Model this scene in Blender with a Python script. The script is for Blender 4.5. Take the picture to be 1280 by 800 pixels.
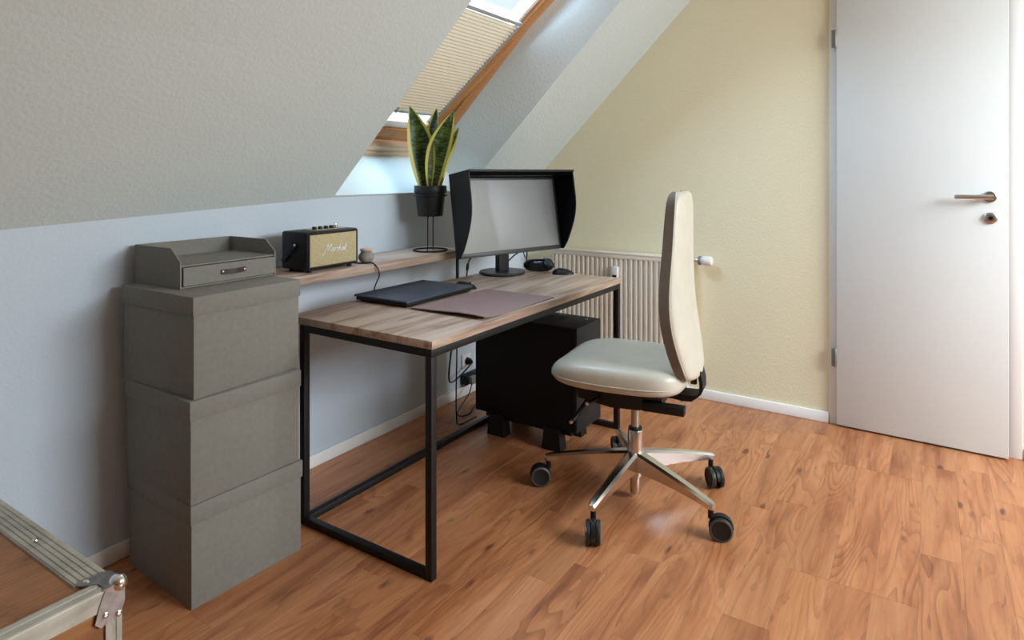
import bpy, bmesh, math, random
from mathutils import Vector, Matrix
S = bpy.context.scene
for o in list(bpy.data.objects):
    bpy.data.objects.remove(o, do_unlink=True)
COL = S.collection
PI = math.pi
rng = random.Random(7)
V = Vector

# ------------------------------------------------------------------ camera
F_PX, HORIZON, YAW = 804.6, 216.26, 0.578
cam_d = bpy.data.cameras.new('camera'); cam = bpy.data.objects.new('camera', cam_d); COL.objects.link(cam)
cam.location = (-1.542, -2.261, 1.28)
cam.rotation_euler = (PI/2, 0, YAW - PI/2)
cam_d.sensor_width = 36.0
cam_d.lens = 36.0*F_PX/1280
cam_d.shift_x = 0
cam_d.shift_y = -(400 - HORIZON)/1280
cam_d.clip_start = 0.02
S.camera = cam

# ------------------------------------------------------------------ world, daylight, exposure
S.view_settings.view_transform = 'Standard'
S.view_settings.look = 'None'
S.view_settings.gamma = 1
S.view_settings.use_curve_mapping = False
S.view_settings.exposure = -0.27
w = bpy.data.worlds.new('sky'); S.world = w; w.use_nodes = True
bg = w.node_tree.nodes['Background']
bg.inputs['Color'].default_value = (0.72, 0.84, 1.0, 1)
bg.inputs['Strength'].default_value = 1.6

def area(name, loc, direction, sx, sy, power, color):
    l = bpy.data.lights.new(name, 'AREA'); l.shape = 'RECTANGLE'; l.size = sx; l.size_y = sy
    l.energy = power; l.color = color
    o = bpy.data.objects.new(name, l); COL.objects.link(o)
    o.location = loc; o.rotation_euler = V(direction).to_track_quat('-Z', 'Z').to_euler()
    return o
# daylight arriving through the roof window above the desk and through the roof window of the opposite slope
area('daylight_window_desk', (0.90, -0.45, 2.90), (0.0, -0.60, -0.80), 2.0, 2.0, 720, (0.50, 0.75, 1.0))
area('daylight_window_opposite', (0.90, -5.0, 2.25), (0.0, 0.92, -0.36), 2.1, 1.3, 315, (0.88, 0.96, 1.0))

# ------------------------------------------------------------------ materials
def mat(name, color, rough=0.5, metal=0.0, bump=None, var=None, spec=None, coat=0.0, trans=0.0):
    """bump=(scale, strength, distance); var=(scale, amount, stretch xyz) gives a soft colour variation"""
    m = bpy.data.materials.new(name); m.use_nodes = True
    nt = m.node_tree; b = nt.nodes['Principled BSDF']; L = nt.links
    b.inputs['Base Color'].default_value = (*color, 1)
    b.inputs['Roughness'].default_value = rough
    b.inputs['Metallic'].default_value = metal
    if spec is not None: b.inputs['Specular IOR Level'].default_value = spec
    if coat: b.inputs['Coat Weight'].default_value = coat
    if bump or var:
        tc = nt.nodes.new('ShaderNodeTexCoord')
    if var:
        mp = nt.nodes.new('ShaderNodeMapping'); L.new(tc.outputs['Object'], mp.inputs['Vector'])
        mp.inputs['Scale'].default_value = var[2] if len(var) > 2 else (1, 1, 1)
        n = nt.nodes.new('ShaderNodeTexNoise'); n.inputs['Scale'].default_value = var[0]; n.inputs['Detail'].default_value = 5
        L.new(mp.outputs['Vector'], n.inputs['Vector'])
        r = nt.nodes.new('ShaderNodeValToRGB')
        a = var[1]
        r.color_ramp.elements[0].position = 0.3; r.color_ramp.elements[1].position = 0.7
        r.color_ramp.elements[0].color = (*[c*(1-a) for c in color], 1)
        r.color_ramp.elements[1].color = (*[min(1, c*(1+a)) for c in color], 1)
        L.new(n.outputs['Fac'], r.inputs['Fac']); L.new(r.outputs['Color'], b.inputs['Base Color'])
    if bump:
        n2 = nt.nodes.new('ShaderNodeTexNoise'); n2.inputs['Scale'].default_value = bump[0]; n2.inputs['Detail'].default_value = 4
        L.new(tc.outputs['Object'], n2.inputs['Vector'])
        bp = nt.nodes.new('ShaderNodeBump'); bp.inputs['Strength'].default_value = bump[1]; bp.inputs['Distance'].default_value = bump[2]
        L.new(n2.outputs['Fac'], bp.inputs['Height']); L.new(bp.outputs['Normal'], b.inputs['Normal'])
    return m

def wood(name, stops, grain=(1.2, 22, 22), rough=0.4, knots=True, per_object=True, bump=0.08, scale=1.0, lo=.82, hi=1.12, knot_col=(0.075, 0.024, 0.010)):
    """plank wood: grain runs along X of world space, every object gets its own offset and tone"""
    m = bpy.data.materials.new(name); m.use_nodes = True
    nt = m.node_tree; b = nt.nodes['Principled BSDF']; L = nt.links; N = nt.nodes.new
    geo = N('ShaderNodeNewGeometry')
    vec = geo.outputs['Position']
    oi = N('ShaderNodeObjectInfo')
    if per_object:
        cmb = N('ShaderNodeCombineXYZ')
        mm = N('ShaderNodeMath'); mm.operation = 'MULTIPLY'; mm.inputs[1].default_value = 37.0
        L.new(oi.outputs['Random'], mm.inputs[0])
        L.new(mm.outputs[0], cmb.inputs[0]); L.new(mm.outputs[0], cmb.inputs[2])
        va = N('ShaderNodeVectorMath'); va.operation = 'ADD'
        L.new(vec, va.inputs[0]); L.new(cmb.outputs[0], va.inputs[1]); vec = va.outputs[0]
    mp = N('ShaderNodeMapping'); mp.inputs['Scale'].default_value = tuple(g*scale for g in grain); L.new(vec, mp.inputs['Vector'])
    n1 = N('ShaderNodeTexNoise'); n1.inputs['Scale'].default_value = 1.0; n1.inputs['Detail'].default_value = 7; n1.inputs['Roughness'].default_value = 0.62; n1.inputs['Distortion'].default_value = 0.9
    L.new(mp.outputs[0], n1.inputs['Vector'])
    ramp = N('ShaderNodeValToRGB'); els = ramp.color_ramp.elements
    els[0].position = stops[0][0]; els[0].color = (*stops[0][1], 1)
    els[1].position = stops[-1][0]; els[1].color = (*stops[-1][1], 1)
    for p_, c_ in stops[1:-1]:
        e = els.new(p_); e.color = (*c_, 1)
    L.new(n1.outputs['Fac'], ramp.inputs['Fac'])
    col = ramp.outputs['Color']
    # fine dark growth rings
    mp2 = N('ShaderNodeMapping'); mp2.inputs['Scale'].default_value = (0.55*scale, 7.5*scale, 7.5*scale); L.new(vec, mp2.inputs['Vector'])
    wv = N('ShaderNodeTexWave'); wv.wave_type = 'BANDS'; wv.bands_direction = 'Y'
    wv.inputs['Scale'].default_value = 3.0; wv.inputs['Distortion'].default_value = 7.0; wv.inputs['Detail'].default_value = 2.5; wv.inputs['Detail Scale'].default_value = 0.9
    L.new(mp2.outputs[0], wv.inputs['Vector'])
    rr = N('ShaderNodeMapRange'); rr.inputs['From Min'].default_value = 0.0; rr.inputs['From Max'].default_value = 0.35; rr.inputs['To Min'].default_value = 0.80; rr.inputs['To Max'].default_value = 1.0
    L.new(wv.outputs['Fac'], rr.inputs['Value'])
    mx = N('ShaderNodeMix'); mx.data_type = 'RGBA'; mx.blend_type = 'MULTIPLY'; mx.inputs['Factor'].default_value = 0.75
    L.new(col, mx.inputs[6]); L.new(rr.outputs[0], mx.inputs[7]); col = mx.outputs[2]
    if knots:
        mp3 = N('ShaderNodeMapping'); mp3.inputs['Scale'].default_value = (4.2*scale, 13*scale, 13*scale); L.new(vec, mp3.inputs['Vector'])
        vo = N('ShaderNodeTexVoronoi'); vo.inputs['Scale'].default_value = 1.0; vo.inputs['Randomness'].default_value = 1.0
        L.new(mp3.outputs[0], vo.inputs['Vector'])
        n3 = N('ShaderNodeTexNoise'); n3.inputs['Scale'].default_value = 3.0; L.new(mp.outputs[0], n3.inputs['Vector'])
        ad = N('ShaderNodeMath'); ad.operation = 'MULTIPLY_ADD'; ad.inputs[1].default_value = 0.35; L.new(n3.outputs['Fac'], ad.inputs[0]); L.new(vo.outputs['Distance'], ad.inputs[2])
        kr = N('ShaderNodeMapRange'); kr.inputs['From Min'].default_value = 0.22; kr.inputs['From Max'].default_value = 0.40; kr.inputs['To Min'].default_value = 0.62; kr.inputs['To Max'].default_value = 0.0
        L.new(ad.outputs[0], kr.inputs['Value'])
        # only some cells carry a knot
        sp = N('ShaderNodeSeparateColor'); L.new(vo.outputs['Color'], sp.inputs[0])
        gt = N('ShaderNodeMath'); gt.operation = 'GREATER_THAN'; gt.inputs[1].default_value = 0.72; L.new(sp.outputs[0], gt.inputs[0])
        mu = N('ShaderNodeMath'); mu.operation = 'MULTIPLY'; L.new(kr.outputs[0], mu.inputs[0]); L.new(gt.outputs[0], mu.inputs[1])
        mk = N('ShaderNodeMix'); mk.data_type = 'RGBA'; L.new(mu.outputs[0], mk.inputs['Factor']); L.new(col, mk.inputs[6]); mk.inputs[7].default_value = (*knot_col, 1)
        col = mk.outputs[2]
    if per_object:
        tr = N('ShaderNodeMapRange'); tr.inputs['To Min'].default_value = lo; tr.inputs['To Max'].default_value = hi
        L.new(oi.outputs['Random'], tr.inputs['Value'])
        mt = N('ShaderNodeMix'); mt.data_type = 'RGBA'; mt.blend_type = 'MULTIPLY'; mt.inputs['Factor'].default_value = 1.0
        L.new(col, mt.inputs[6]); L.new(tr.outputs[0], mt.inputs[7]); col = mt.outputs[2]
    L.new(col, b.inputs['Base Color'])
    b.inputs['Roughness'].default_value = rough
    if bump:
        bp = N('ShaderNodeBump'); bp.inputs['Strength'].default_value = bump; bp.inputs['Distance'].default_value = 0.002
        L.new(n1.outputs['Fac'], bp.inputs['Height']); L.new(bp.outputs[0], b.inputs['Normal'])
    return m

def floor_mat():
    """laminate printed as pine boards: broad tone patches, flame-shaped growth lines, drawn-out dark knots and flecks; grain along X"""
    m = bpy.data.materials.new('laminate_planks'); m.use_nodes = True
    nt = m.node_tree; b = nt.nodes['Principled BSDF']; L = nt.links; N = nt.nodes.new
    geo = N('ShaderNodeNewGeometry'); oi = N('ShaderNodeObjectInfo')
    def math_(op, a, b_=None, c=None):
        n = N('ShaderNodeMath'); n.operation = op
        for i, v in enumerate((a, b_, c)):
            if v is None: continue
            if isinstance(v, (int, float)): n.inputs[i].default_value = v
            else: L.new(v, n.inputs[i])
        return n.outputs[0]
    off = N('ShaderNodeCombineXYZ'); L.new(math_('MULTIPLY', oi.outputs['Random'], 41.0), off.inputs[0]); L.new(math_('MULTIPLY', oi.outputs['Random'], 23.0), off.inputs[2])
    va = N('ShaderNodeVectorMath'); va.operation = 'ADD'; L.new(geo.outputs['Position'], va.inputs[0]); L.new(off.outputs[0], va.inputs[1]); vec = va.outputs[0]
    def mapped(sc):
        mp = N('ShaderNodeMapping'); mp.inputs['Scale'].default_value = sc; L.new(vec, mp.inputs['Vector']); return mp.outputs[0]
    def noise(sc, detail=4, rough=0.55, dist=0.0):
        n = N('ShaderNodeTexNoise'); n.inputs['Scale'].default_value = 1.0; n.inputs['Detail'].default_value = detail; n.inputs['Roughness'].default_value = rough; n.inputs['Distortion'].default_value = dist
        L.new(mapped(sc), n.inputs['Vector']); return n.outputs['Fac']
    def rng_(v, a, b_, c, d):
        n = N('ShaderNodeMapRange'); n.inputs['From Min'].default_value = a; n.inputs['From Max'].default_value = b_; n.inputs['To Min'].default_value = c; n.inputs['To Max'].default_value = d
        L.new(v, n.inputs['Value']); return n.outputs[0]
    def mix(fac, A, B_, mode='MIX'):
        n = N('ShaderNodeMix'); n.data_type = 'RGBA'; n.blend_type = mode
        if isinstance(fac, float): n.inputs['Factor'].default_value = fac
        else: L.new(fac, n.inputs['Factor'])
        for v, i in ((A, 6), (B_, 7)):
            if isinstance(v, tuple): n.inputs[i].default_value = (*v, 1)
            else: L.new(v, n.inputs[i])
        return n.outputs[2]
    broad = noise((1.5, 11, 11), 5, 0.6, 0.6)
    ramp = N('ShaderNodeValToRGB'); els = ramp.color_ramp.elements
    els[0].position = 0.30; els[0].color = (0.31, 0.104, 0.040, 1); els[1].position = 0.72; els[1].color = (0.58, 0.268, 0.122, 1)
    e = els.new(0.48); e.color = (0.48, 0.195, 0.080, 1)
    L.new(broad, ramp.inputs['Fac']); col = ramp.outputs['Color']
    # flame growth lines: iso-lines of a stretched noise field
    field = noise((0.75, 5.5, 5.5), 2, 0.45, 0.25)
    saw = math_('FRACT', math_('MULTIPLY', field, 26.0))
    line = rng_(saw, 0.0, 0.55, 0.0, 1.0)
    where = rng_(noise((0.9, 5, 5), 2), 0.42, 0.62, 0.12, 0.75)
    lf = math_('MULTIPLY', math_('SUBTRACT', 1.0, line), where)
    col = mix(lf, col, mix(1.0, col, (0.56, 0.46, 0.42), 'MULTIPLY'))
    # fine fibre
    fib = rng_(noise((5, 120, 120), 3), 0.3, 0.7, 0.90, 1.07)
    fc = N('ShaderNodeCombineColor'); [L.new(fib, fc.inputs[i]) for i in range(3)]
    col = mix(1.0, col, fc.outputs[0], 'MULTIPLY')
    # dark reddish streak patches
    patch = rng_(noise((1.9, 13, 13), 5, 0.65, 1.2), 0.57, 0.72, 0.0, 0.70)
    col = mix(patch, col, (0.19, 0.062, 0.030))
    # flecks and knots
    fl = rng_(noise((7, 34, 34), 3, 0.6, 0.8), 0.66, 0.74, 0.0, 0.55)
    col = mix(fl, col, (0.12, 0.04, 0.02))
    vo = N('ShaderNodeTexVoronoi'); vo.inputs['Scale'].default_value = 1.0; L.new(mapped((4.2, 12, 12)), vo.inputs['Vector'])
    dist = math_('MULTIPLY_ADD', noise((16, 40, 40), 3), 0.30, vo.outputs['Distance'])
    sp = N('ShaderNodeSeparateColor'); L.new(vo.outputs['Color'], sp.inputs[0])
    kn = math_('MULTIPLY', rng_(dist, 0.20, 0.33, 0.85, 0.0), math_('GREATER_THAN', sp.outputs[0], 0.50))
    col = mix(kn, col, (0.10, 0.032, 0.016))
    tone = rng_(oi.outputs['Random'], 0, 1, 0.88, 1.06)
    tc = N('ShaderNodeCombineColor'); [L.new(tone, tc.inputs[i]) for i in range(3)]
    col = mix(1.0, col, tc.outputs[0], 'MULTIPLY')
    L.new(col, b.inputs['Base Color']); b.inputs['Roughness'].default_value = 0.36
    bp = N('ShaderNodeBump'); bp.inputs['Strength'].default_value = 0.05; bp.inputs['Distance'].default_value = 0.001; L.new(fib, bp.inputs['Height']); L.new(bp.outputs[0], b.inputs['Normal'])
    return m

M = {}
M['slope'] = mat('slope_plaster', (0.60, 0.655, 0.635), 0.9, bump=(75, 0.40, 0.005))
M['knee'] = mat('knee_wall_paint', (0.55, 0.62, 0.69), 0.9, bump=(90, 0.30, 0.004))
M['ceil'] = mat('ceiling_paint', (0.74, 0.74, 0.71), 0.9, bump=(60, 0.4, 0.005))
M['plain'] = mat('bounce_cutting_grey', (0.46, 0.43, 0.39), 0.9)  # unseen walls, toned down to lower the bounced light
M['far'] = mat('pale_yellow_paint', (0.86, 0.80, 0.57), 0.9, bump=(90, 0.35, 0.004))
M['trim'] = mat('white_trim', (0.86, 0.86, 0.85), 0.45)
M['door'] = mat('white_door_lacquer', (0.77, 0.805, 0.795), 0.35, var=(1.2, 0.02))
M['reveal'] = M['slope']
M['floor'] = floor_mat()
M['subfloor'] = mat('floor_base', (0.10, 0.045, 0.02), 0.8)
M['desk'] = wood('desk_oak', [(0.25, (0.15, 0.08, 0.052)), (0.40, (0.34, 0.22, 0.155)), (0.55, (0.52, 0.39, 0.30)), (0.8, (0.62, 0.49, 0.39))], grain=(1.4, 15, 15), rough=0.45, knots=True, lo=0.98, hi=1.0, knot_col=(0.09, 0.05, 0.03))
M['pine'] = wood('varnished_pine', [(0.25, (0.30, 0.11, 0.03)), (0.5, (0.48, 0.21, 0.065)), (0.8, (0.58, 0.29, 0.10))], grain=(18, 2.2, 2.2), rough=0.4, knots=False, lo=.92, hi=1.06)
M['pine_lit'] = wood('lit_pine', [(0.25, (0.62, 0.42, 0.25)), (0.8, (0.78, 0.60, 0.42))], grain=(1.5, 22, 22), rough=0.4, knots=False, lo=.95, hi=1.03)  # pine lightened to carry the daylight on the bottom frame rails
M['bar_white'] = mat('white_bead', (0.82, 0.78, 0.74), 0.4)
M['black_metal'] = mat('black_powder_coat', (0.006, 0.006, 0.0065), 0.5, spec=0.35)
M['black'] = mat('black_plastic', (0.006, 0.006, 0.0065), 0.5, spec=0.35)
M['black_matte'] = mat('black_matte', (0.008, 0.008, 0.009), 0.8)
M['pcblack'] = mat('black_steel_case', (0.005, 0.005, 0.0055), 0.6, spec=0.3)
M['pcmesh'] = mat('black_mesh', (0.013, 0.014, 0.014), 0.65, spec=0.35, bump=(400, 0.6, 0.001))
M['cable'] = mat('black_cable', (0.012, 0.012, 0.012), 0.5)
M['tophat'] = mat('hood_plastic', (0.006, 0.0075, 0.010), 0.55, spec=0.35)
M['flock'] = mat('hood_flock', (0.004, 0.004, 0.005), 0.95, spec=0.1)
M['screen'] = mat('matte_screen', (0.16, 0.16, 0.16), 0.30, spec=1.0, coat=0.6)
M['bezel'] = mat('bezel', (0.022, 0.023, 0.025), 0.4)
M['laptop'] = mat('dark_slate_lid', (0.050, 0.063, 0.092), 0.38, bump=(900, 0.15, 0.0005))
M['felt'] = mat('mauve_felt', (0.27, 0.175, 0.165), 0.95, bump=(260, 0.7, 0.002), var=(220, 0.16))
M['box'] = mat('taupe_linen_board', (0.20, 0.19, 0.162), 0.85, bump=(420, 0.5, 0.001), var=(60, 0.06))
M['box_in'] = M['box']
M['leather'] = mat('beige_leather', (0.55, 0.515, 0.425), 0.38, bump=(180, 0.18, 0.001), var=(14, 0.05))
M['gusset'] = mat('shaded_taupe', (0.17, 0.14, 0.115), 0.5)  # taupe with the backrest's side shade in its colour; the height screw shares it
M['alu'] = mat('polished_aluminium', (0.72, 0.69, 0.66), 0.22, metal=1.0)
M['steel'] = mat('brushed_steel', (0.55, 0.53, 0.50), 0.32, metal=1.0)
M['hinge'] = mat('dull_hinge_steel', (0.25, 0.24, 0.23), 0.45, metal=0.6)
M['chrome'] = mat('chrome', (0.8, 0.8, 0.8), 0.12, metal=1.0)
M['tyre'] = mat('caster_rubber', (0.010, 0.010, 0.010), 0.5)
M['rim'] = mat('caster_grey', (0.07, 0.068, 0.065), 0.4)
M['rad'] = mat('radiator_enamel', (0.80, 0.715, 0.59), 0.4)
M['white'] = mat('white_plastic', (0.80, 0.79, 0.76), 0.4)
M['grey'] = mat('grey_plastic', (0.22, 0.22, 0.22), 0.45)
M['pot'] = mat('black_pot', (0.012, 0.013, 0.014), 0.5)
M['soil'] = mat('soil', (0.03, 0.02, 0.012), 0.95, bump=(120, 1.0, 0.01))
M['jar'] = mat('grey_stoneware', (0.27, 0.25, 0.22), 0.7, var=(60, 0.2))
M['cork'] = mat('pink_lid', (0.55, 0.36, 0.28), 0.8)
M['strap'] = mat('brown_leather_strap', (0.045, 0.022, 0.014), 0.5)
M['grille'] = mat('woven_grille', (0.47, 0.39, 0.22), 0.8, bump=(260, 0.8, 0.002), var=(30, 0.22, (2, 2, 14)))
M['brass'] = mat('brass_trim', (0.55, 0.42, 0.20), 0.3, metal=1.0)
M['logo'] = mat('cream_lettering', (0.86, 0.84, 0.78), 0.4)
M['case_wood'] = wood('brown_case_panel', [(0.25, (0.15, 0.058, 0.02)), (0.5, (0.33, 0.135, 0.048)), (0.8, (0.45, 0.20, 0.075))], grain=(7, 12, 8), rough=0.55, knots=False, lo=.98, hi=1.0)
M['case_alu'] = wood('worn_grey_extrusion', [(0.25, (0.30, 0.27, 0.22)), (0.5, (0.45, 0.41, 0.34)), (0.8, (0.58, 0.54, 0.46))], grain=(8, 8, 8), rough=0.5, knots=False, lo=.95, hi=1.05)
M['case_steel'] = mat('worn_steel', (0.36, 0.33, 0.31), 0.35, metal=0.9, var=(40, 0.25))
M['blind_rail'] = mat('grey_blind_rail', (0.36, 0.36, 0.36), 0.4)

def blind_mat():
    m = bpy.data.materials.new('pleated_fabric'); m.use_nodes = True; nt = m.node_tree; nt.nodes.clear(); N = nt.nodes.new; L = nt.links
    out = N('ShaderNodeOutputMaterial'); d = N('ShaderNodeBsdfDiffuse'); t = N('ShaderNodeBsdfTranslucent'); mx = N('ShaderNodeMixShader')
    d.inputs['Color'].default_value = (0.60, 0.48, 0.34, 1); t.inputs['Color'].default_value = (0.42, 0.36, 0.26, 1); mx.inputs[0].default_value = 0.04
    L.new(d.outputs[0], mx.inputs[1]); L.new(t.outputs[0], mx.inputs[2]); L.new(mx.outputs[0], out.inputs[0]); return m
M['blind'] = blind_mat()
def glass_mat():
    m = bpy.data.materials.new('window_glass'); m.use_nodes = True; nt = m.node_tree; nt.nodes.clear(); N = nt.nodes.new; L = nt.links
    out = N('ShaderNodeOutputMaterial'); tr = N('ShaderNodeBsdfTransparent'); g = N('ShaderNodeBsdfGlossy'); fr = N('ShaderNodeLayerWeight'); mx = N('ShaderNodeMixShader')
    pw = N('ShaderNodeMath'); pw.operation = 'POWER'; pw.inputs[1].default_value = 4.0; ma = N('ShaderNodeMath'); ma.operation = 'MULTIPLY_ADD'; ma.inputs[1].default_value = 0.6; ma.inputs[2].default_value = 0.035
    L.new(fr.outputs['Facing'], pw.inputs[0]); L.new(pw.outputs[0], ma.inputs[0]); g.inputs['Roughness'].default_value = 0.02; tr.inputs['Color'].default_value = (0.95, 0.96, 0.97, 1)
    L.new(ma.outputs[0], mx.inputs[0]); L.new(tr.outputs[0], mx.inputs[1]); L.new(g.outputs[0], mx.inputs[2]); L.new(mx.outputs[0], out.inputs[0]); return m
M['glass'] = glass_mat()
def leaf_mat():
    m = bpy.data.materials.new('snake_plant_leaf'); m.use_nodes = True; nt = m.node_tree; N = nt.nodes.new; L = nt.links
    b = nt.nodes['Principled BSDF']; out = nt.nodes['Material Output']
    uv = N('ShaderNodeUVMap'); sep = N('ShaderNodeSeparateXYZ'); L.new(uv.outputs[0], sep.inputs[0])
    # dark cross bands on green
    mp = N('ShaderNodeMapping'); mp.inputs['Scale'].default_value = (2.5, 26, 1); L.new(uv.outputs[0], mp.inputs[0])
    n = N('ShaderNodeTexNoise'); n.inputs['Scale'].default_value = 1.0; n.inputs['Detail'].default_value = 4; n.inputs['Distortion'].default_value = 1.2
    oi = N('ShaderNodeObjectInfo'); va = N('ShaderNodeVectorMath'); va.operation = 'ADD'
    mm = N('ShaderNodeMath'); mm.operation = 'MULTIPLY'; mm.inputs[1].default_value = 50; L.new(oi.outputs['Random'], mm.inputs[0])
    L.new(mp.outputs[0], va.inputs[0]); L.new(mm.outputs[0], va.inputs[1]); L.new(va.outputs[0], n.inputs['Vector'])
    r = N('ShaderNodeValToRGB'); r.color_ramp.elements[0].position = 0.40; r.color_ramp.elements[1].position = 0.62
    r.color_ramp.elements[0].color = (0.010, 0.030, 0.008, 1); r.color_ramp.elements[1].color = (0.12, 0.19, 0.030, 1); L.new(n.outputs['Fac'], r.inputs[0])
    # yellow margins from |u-.5|
    ab = N('ShaderNodeMath'); ab.operation = 'SUBTRACT'; ab.inputs[1].default_value = 0.5; L.new(sep.outputs[0], ab.inputs[0])
    a2 = N('ShaderNodeMath'); a2.operation = 'ABSOLUTE'; L.new(ab.outputs[0], a2.inputs[0])
    mr = N('ShaderNodeMapRange'); mr.inputs['From Min'].default_value = 0.345; mr.inputs['From Max'].default_value = 0.385; L.new(a2.outputs[0], mr.inputs[0])
    mx = N('ShaderNodeMix'); mx.data_type = 'RGBA'; L.new(mr.outputs[0], mx.inputs['Factor']); L.new(r.outputs[0], mx.inputs[6]); mx.inputs[7].default_value = (0.72, 0.66, 0.16, 1)
    L.new(mx.outputs[2], b.inputs['Base Color']); b.inputs['Roughness'].default_value = 0.4
    t = N('ShaderNodeBsdfTranslucent'); L.new(mx.outputs[2], t.inputs[0]); ms = N('ShaderNodeMixShader'); ms.inputs[0].default_value = 0.42
    L.new(b.outputs[0], ms.inputs[1]); L.new(t.outputs[0], ms.inputs[2]); L.new(ms.outputs[0], out.inputs[0]); return m
M['leaf'] = leaf_mat()

# ------------------------------------------------------------------ mesh helpers
def obj(name, bm, m, parent=None, smooth=None, loc=None, rot=None):
    me = bpy.data.meshes.new(name)
    bmesh.ops.recalc_face_normals(bm, faces=bm.faces[:])
    bm.to_mesh(me); bm.free()
    if smooth is not None:
        for p in me.polygons: p.use_smooth = True
        me.set_sharp_from_angle(angle=math.radians(smooth))
    me.materials.append(m)
    o = bpy.data.objects.new(name, me); COL.objects.link(o)
    if parent: o.parent = parent
    if loc: o.location = loc
    if rot: o.rotation_euler = rot
    return o
def thing(name, label, cat, loc=(0, 0, 0), rz=0, group=None):
    o = bpy.data.objects.new(name, None); COL.objects.link(o); o.empty_display_size = 0.05
    o.location = loc; o.rotation_euler = (0, 0, rz); o['label'] = label; o['category'] = cat
    if group: o['group'] = group
    return o
def tag(o, label, cat, group=None):
    o['label'] = label; o['category'] = cat
    if group: o['group'] = group
    return o
def struct(o, label=None):
    o['kind'] = 'structure'
    if label: o['label'] = label
    return o
def copy_tree(o, parent=None):
    c = o.copy(); COL.objects.link(c)
    if parent: c.parent = parent
    for ch in list(o.children): copy_tree(ch, c)
    return c

def bx(bm, x0, x1, y0, y1, z0, z1, bev=0.0, seg=2, mtx=None):
    r = bmesh.ops.create_cube(bm, size=1.0)
    vs = r['verts']
    bmesh.ops.scale(bm, vec=(abs(x1-x0), abs(y1-y0), abs(z1-z0)), verts=vs)
    bmesh.ops.translate(bm, vec=((x0+x1)/2, (y0+y1)/2, (z0+z1)/2), verts=vs)
    if bev > 0:
        es = list({e for v in vs for e in v.link_edges})
        rr = bmesh.ops.bevel(bm, geom=es, offset=bev, segments=seg, profile=0.5, affect='EDGES')
        vs = list({v for f in rr['faces'] for v in f.verts} | {v for v in vs if v.is_valid})
    if mtx is not None: bmesh.ops.transform(bm, matrix=mtx, verts=[v for v in vs if v.is_valid])
    return vs
def box(x0, x1, y0, y1, z0, z1, bev=0.0, seg=2):
    bm = bmesh.new(); bx(bm, x0, x1, y0, y1, z0, z1, bev, seg); return bm
def prism(bm, pts, axis, a, b):
    """extrude a polygon given in the two other axes along axis from a to b"""
    def mk(p, t):
        if axis == 0: return (t, p[0], p[1])
        if axis == 1: return (p[0], t, p[1])
        return (p[0], p[1], t)
    v0 = [bm.verts.new(mk(p, a)) for p in pts]; v1 = [bm.verts.new(mk(p, b)) for p in pts]
    bm.faces.new(v0); bm.faces.new(list(reversed(v1)))
    n = len(pts)
    for i in range(n): bm.faces.new((v0[i], v1[i], v1[(i+1) % n], v0[(i+1) % n]))
    return v0+v1
def tube(bm, pts, r, seg=8, closed=False, cap=True):
    pts = [V(p) for p in pts]; n = len(pts); rings = []
    rad = r if isinstance(r, (list, tuple)) else [r]*n
    prev = None
    for i, p in enumerate(pts):
        if closed: t = (pts[(i+1) % n]-pts[i-1]).normalized()
        else: t = (pts[min(i+1, n-1)]-pts[max(i-1, 0)]).normalized()
        if prev is None:
            a = V((0, 0, 1)) if abs(t.z) < 0.9 else V((1, 0, 0))
            u = t.cross(a).normalized()
        else:
            u = (prev - t*prev.dot(t)).normalized()
        prev = u; w_ = t.cross(u)
        rings.append([bm.verts.new(p + (u*math.cos(2*PI*k/seg) + w_*math.sin(2*PI*k/seg))*rad[i]) for k in range(seg)])
    m_ = n if closed else n-1
    for i in range(m_):
        A, B = rings[i], rings[(i+1) % n]
        for k in range(seg): bm.faces.new((A[k], A[(k+1) % seg], B[(k+1) % seg], B[k]))
    if not closed and cap:
        bm.faces.new(list(reversed(rings[0]))); bm.faces.new(rings[-1])
def spline(pts, n=8):
    pts = [V(p) for p in pts]; out = []
    for i in range(len(pts)-1):
        p0 = pts[max(i-1, 0)]; p1 = pts[i]; p2 = pts[i+1]; p3 = pts[min(i+2, len(pts)-1)]
        for k in range(n):
            t = k/n
            out.append(0.5*((2*p1)+(-p0+p2)*t+(2*p0-5*p1+4*p2-p3)*t*t+(-p0+3*p1-3*p2+p3)*t**3))
    out.append(pts[-1]); return out
def lathe(bm, prof, seg=24, mtx=None, cx=0, cy=0, cap=True):
    """prof = [(radius, z)...] about the Z axis"""
    new = []; rings = []
    for r, z in prof:
        if r < 1e-5:
            v = bm.verts.new((cx, cy, z)); new.append(v); rings.append([v])
        else:
            ring = [bm.verts.new((cx+r*math.cos(2*PI*k/seg), cy+r*math.sin(2*PI*k/seg), z)) for k in range(seg)]
            new += ring; rings.append(ring)
    for A, B in zip(rings, rings[1:]):
        for k in range(seg):
            k2 = (k+1) % seg
            if len(A) == 1 and len(B) == 1: continue
            if len(A) == 1: bm.faces.new((A[0], B[k], B[k2]))
            elif len(B) == 1: bm.faces.new((A[k], A[k2], B[0]))
            else: bm.faces.new((A[k], A[k2], B[k2], B[k]))
    for ring in (rings[0], rings[-1]):
        if cap and len(ring) > 1: bm.faces.new(ring)
    if mtx is not None: bmesh.ops.transform(bm, matrix=mtx, verts=new)
    return new
def loft(bm, sections, closed_ends=True):
    """sections: lists of equal numbers of points"""
    rings = [[bm.verts.new(p) for p in s] for s in sections]; n = len(rings[0])
    for A, B in zip(rings, rings[1:]):
        for k in range(n): bm.faces.new((A[k], A[(k+1) % n], B[(k+1) % n], B[k]))
    if closed_ends:
        bm.faces.new(list(reversed(rings[0]))); bm.faces.new(rings[-1])
def sup(t, e):
    c, s = math.cos(t), math.sin(t)
    return math.copysign(abs(c)**e, c), math.copysign(abs(s)**e, s)

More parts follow.
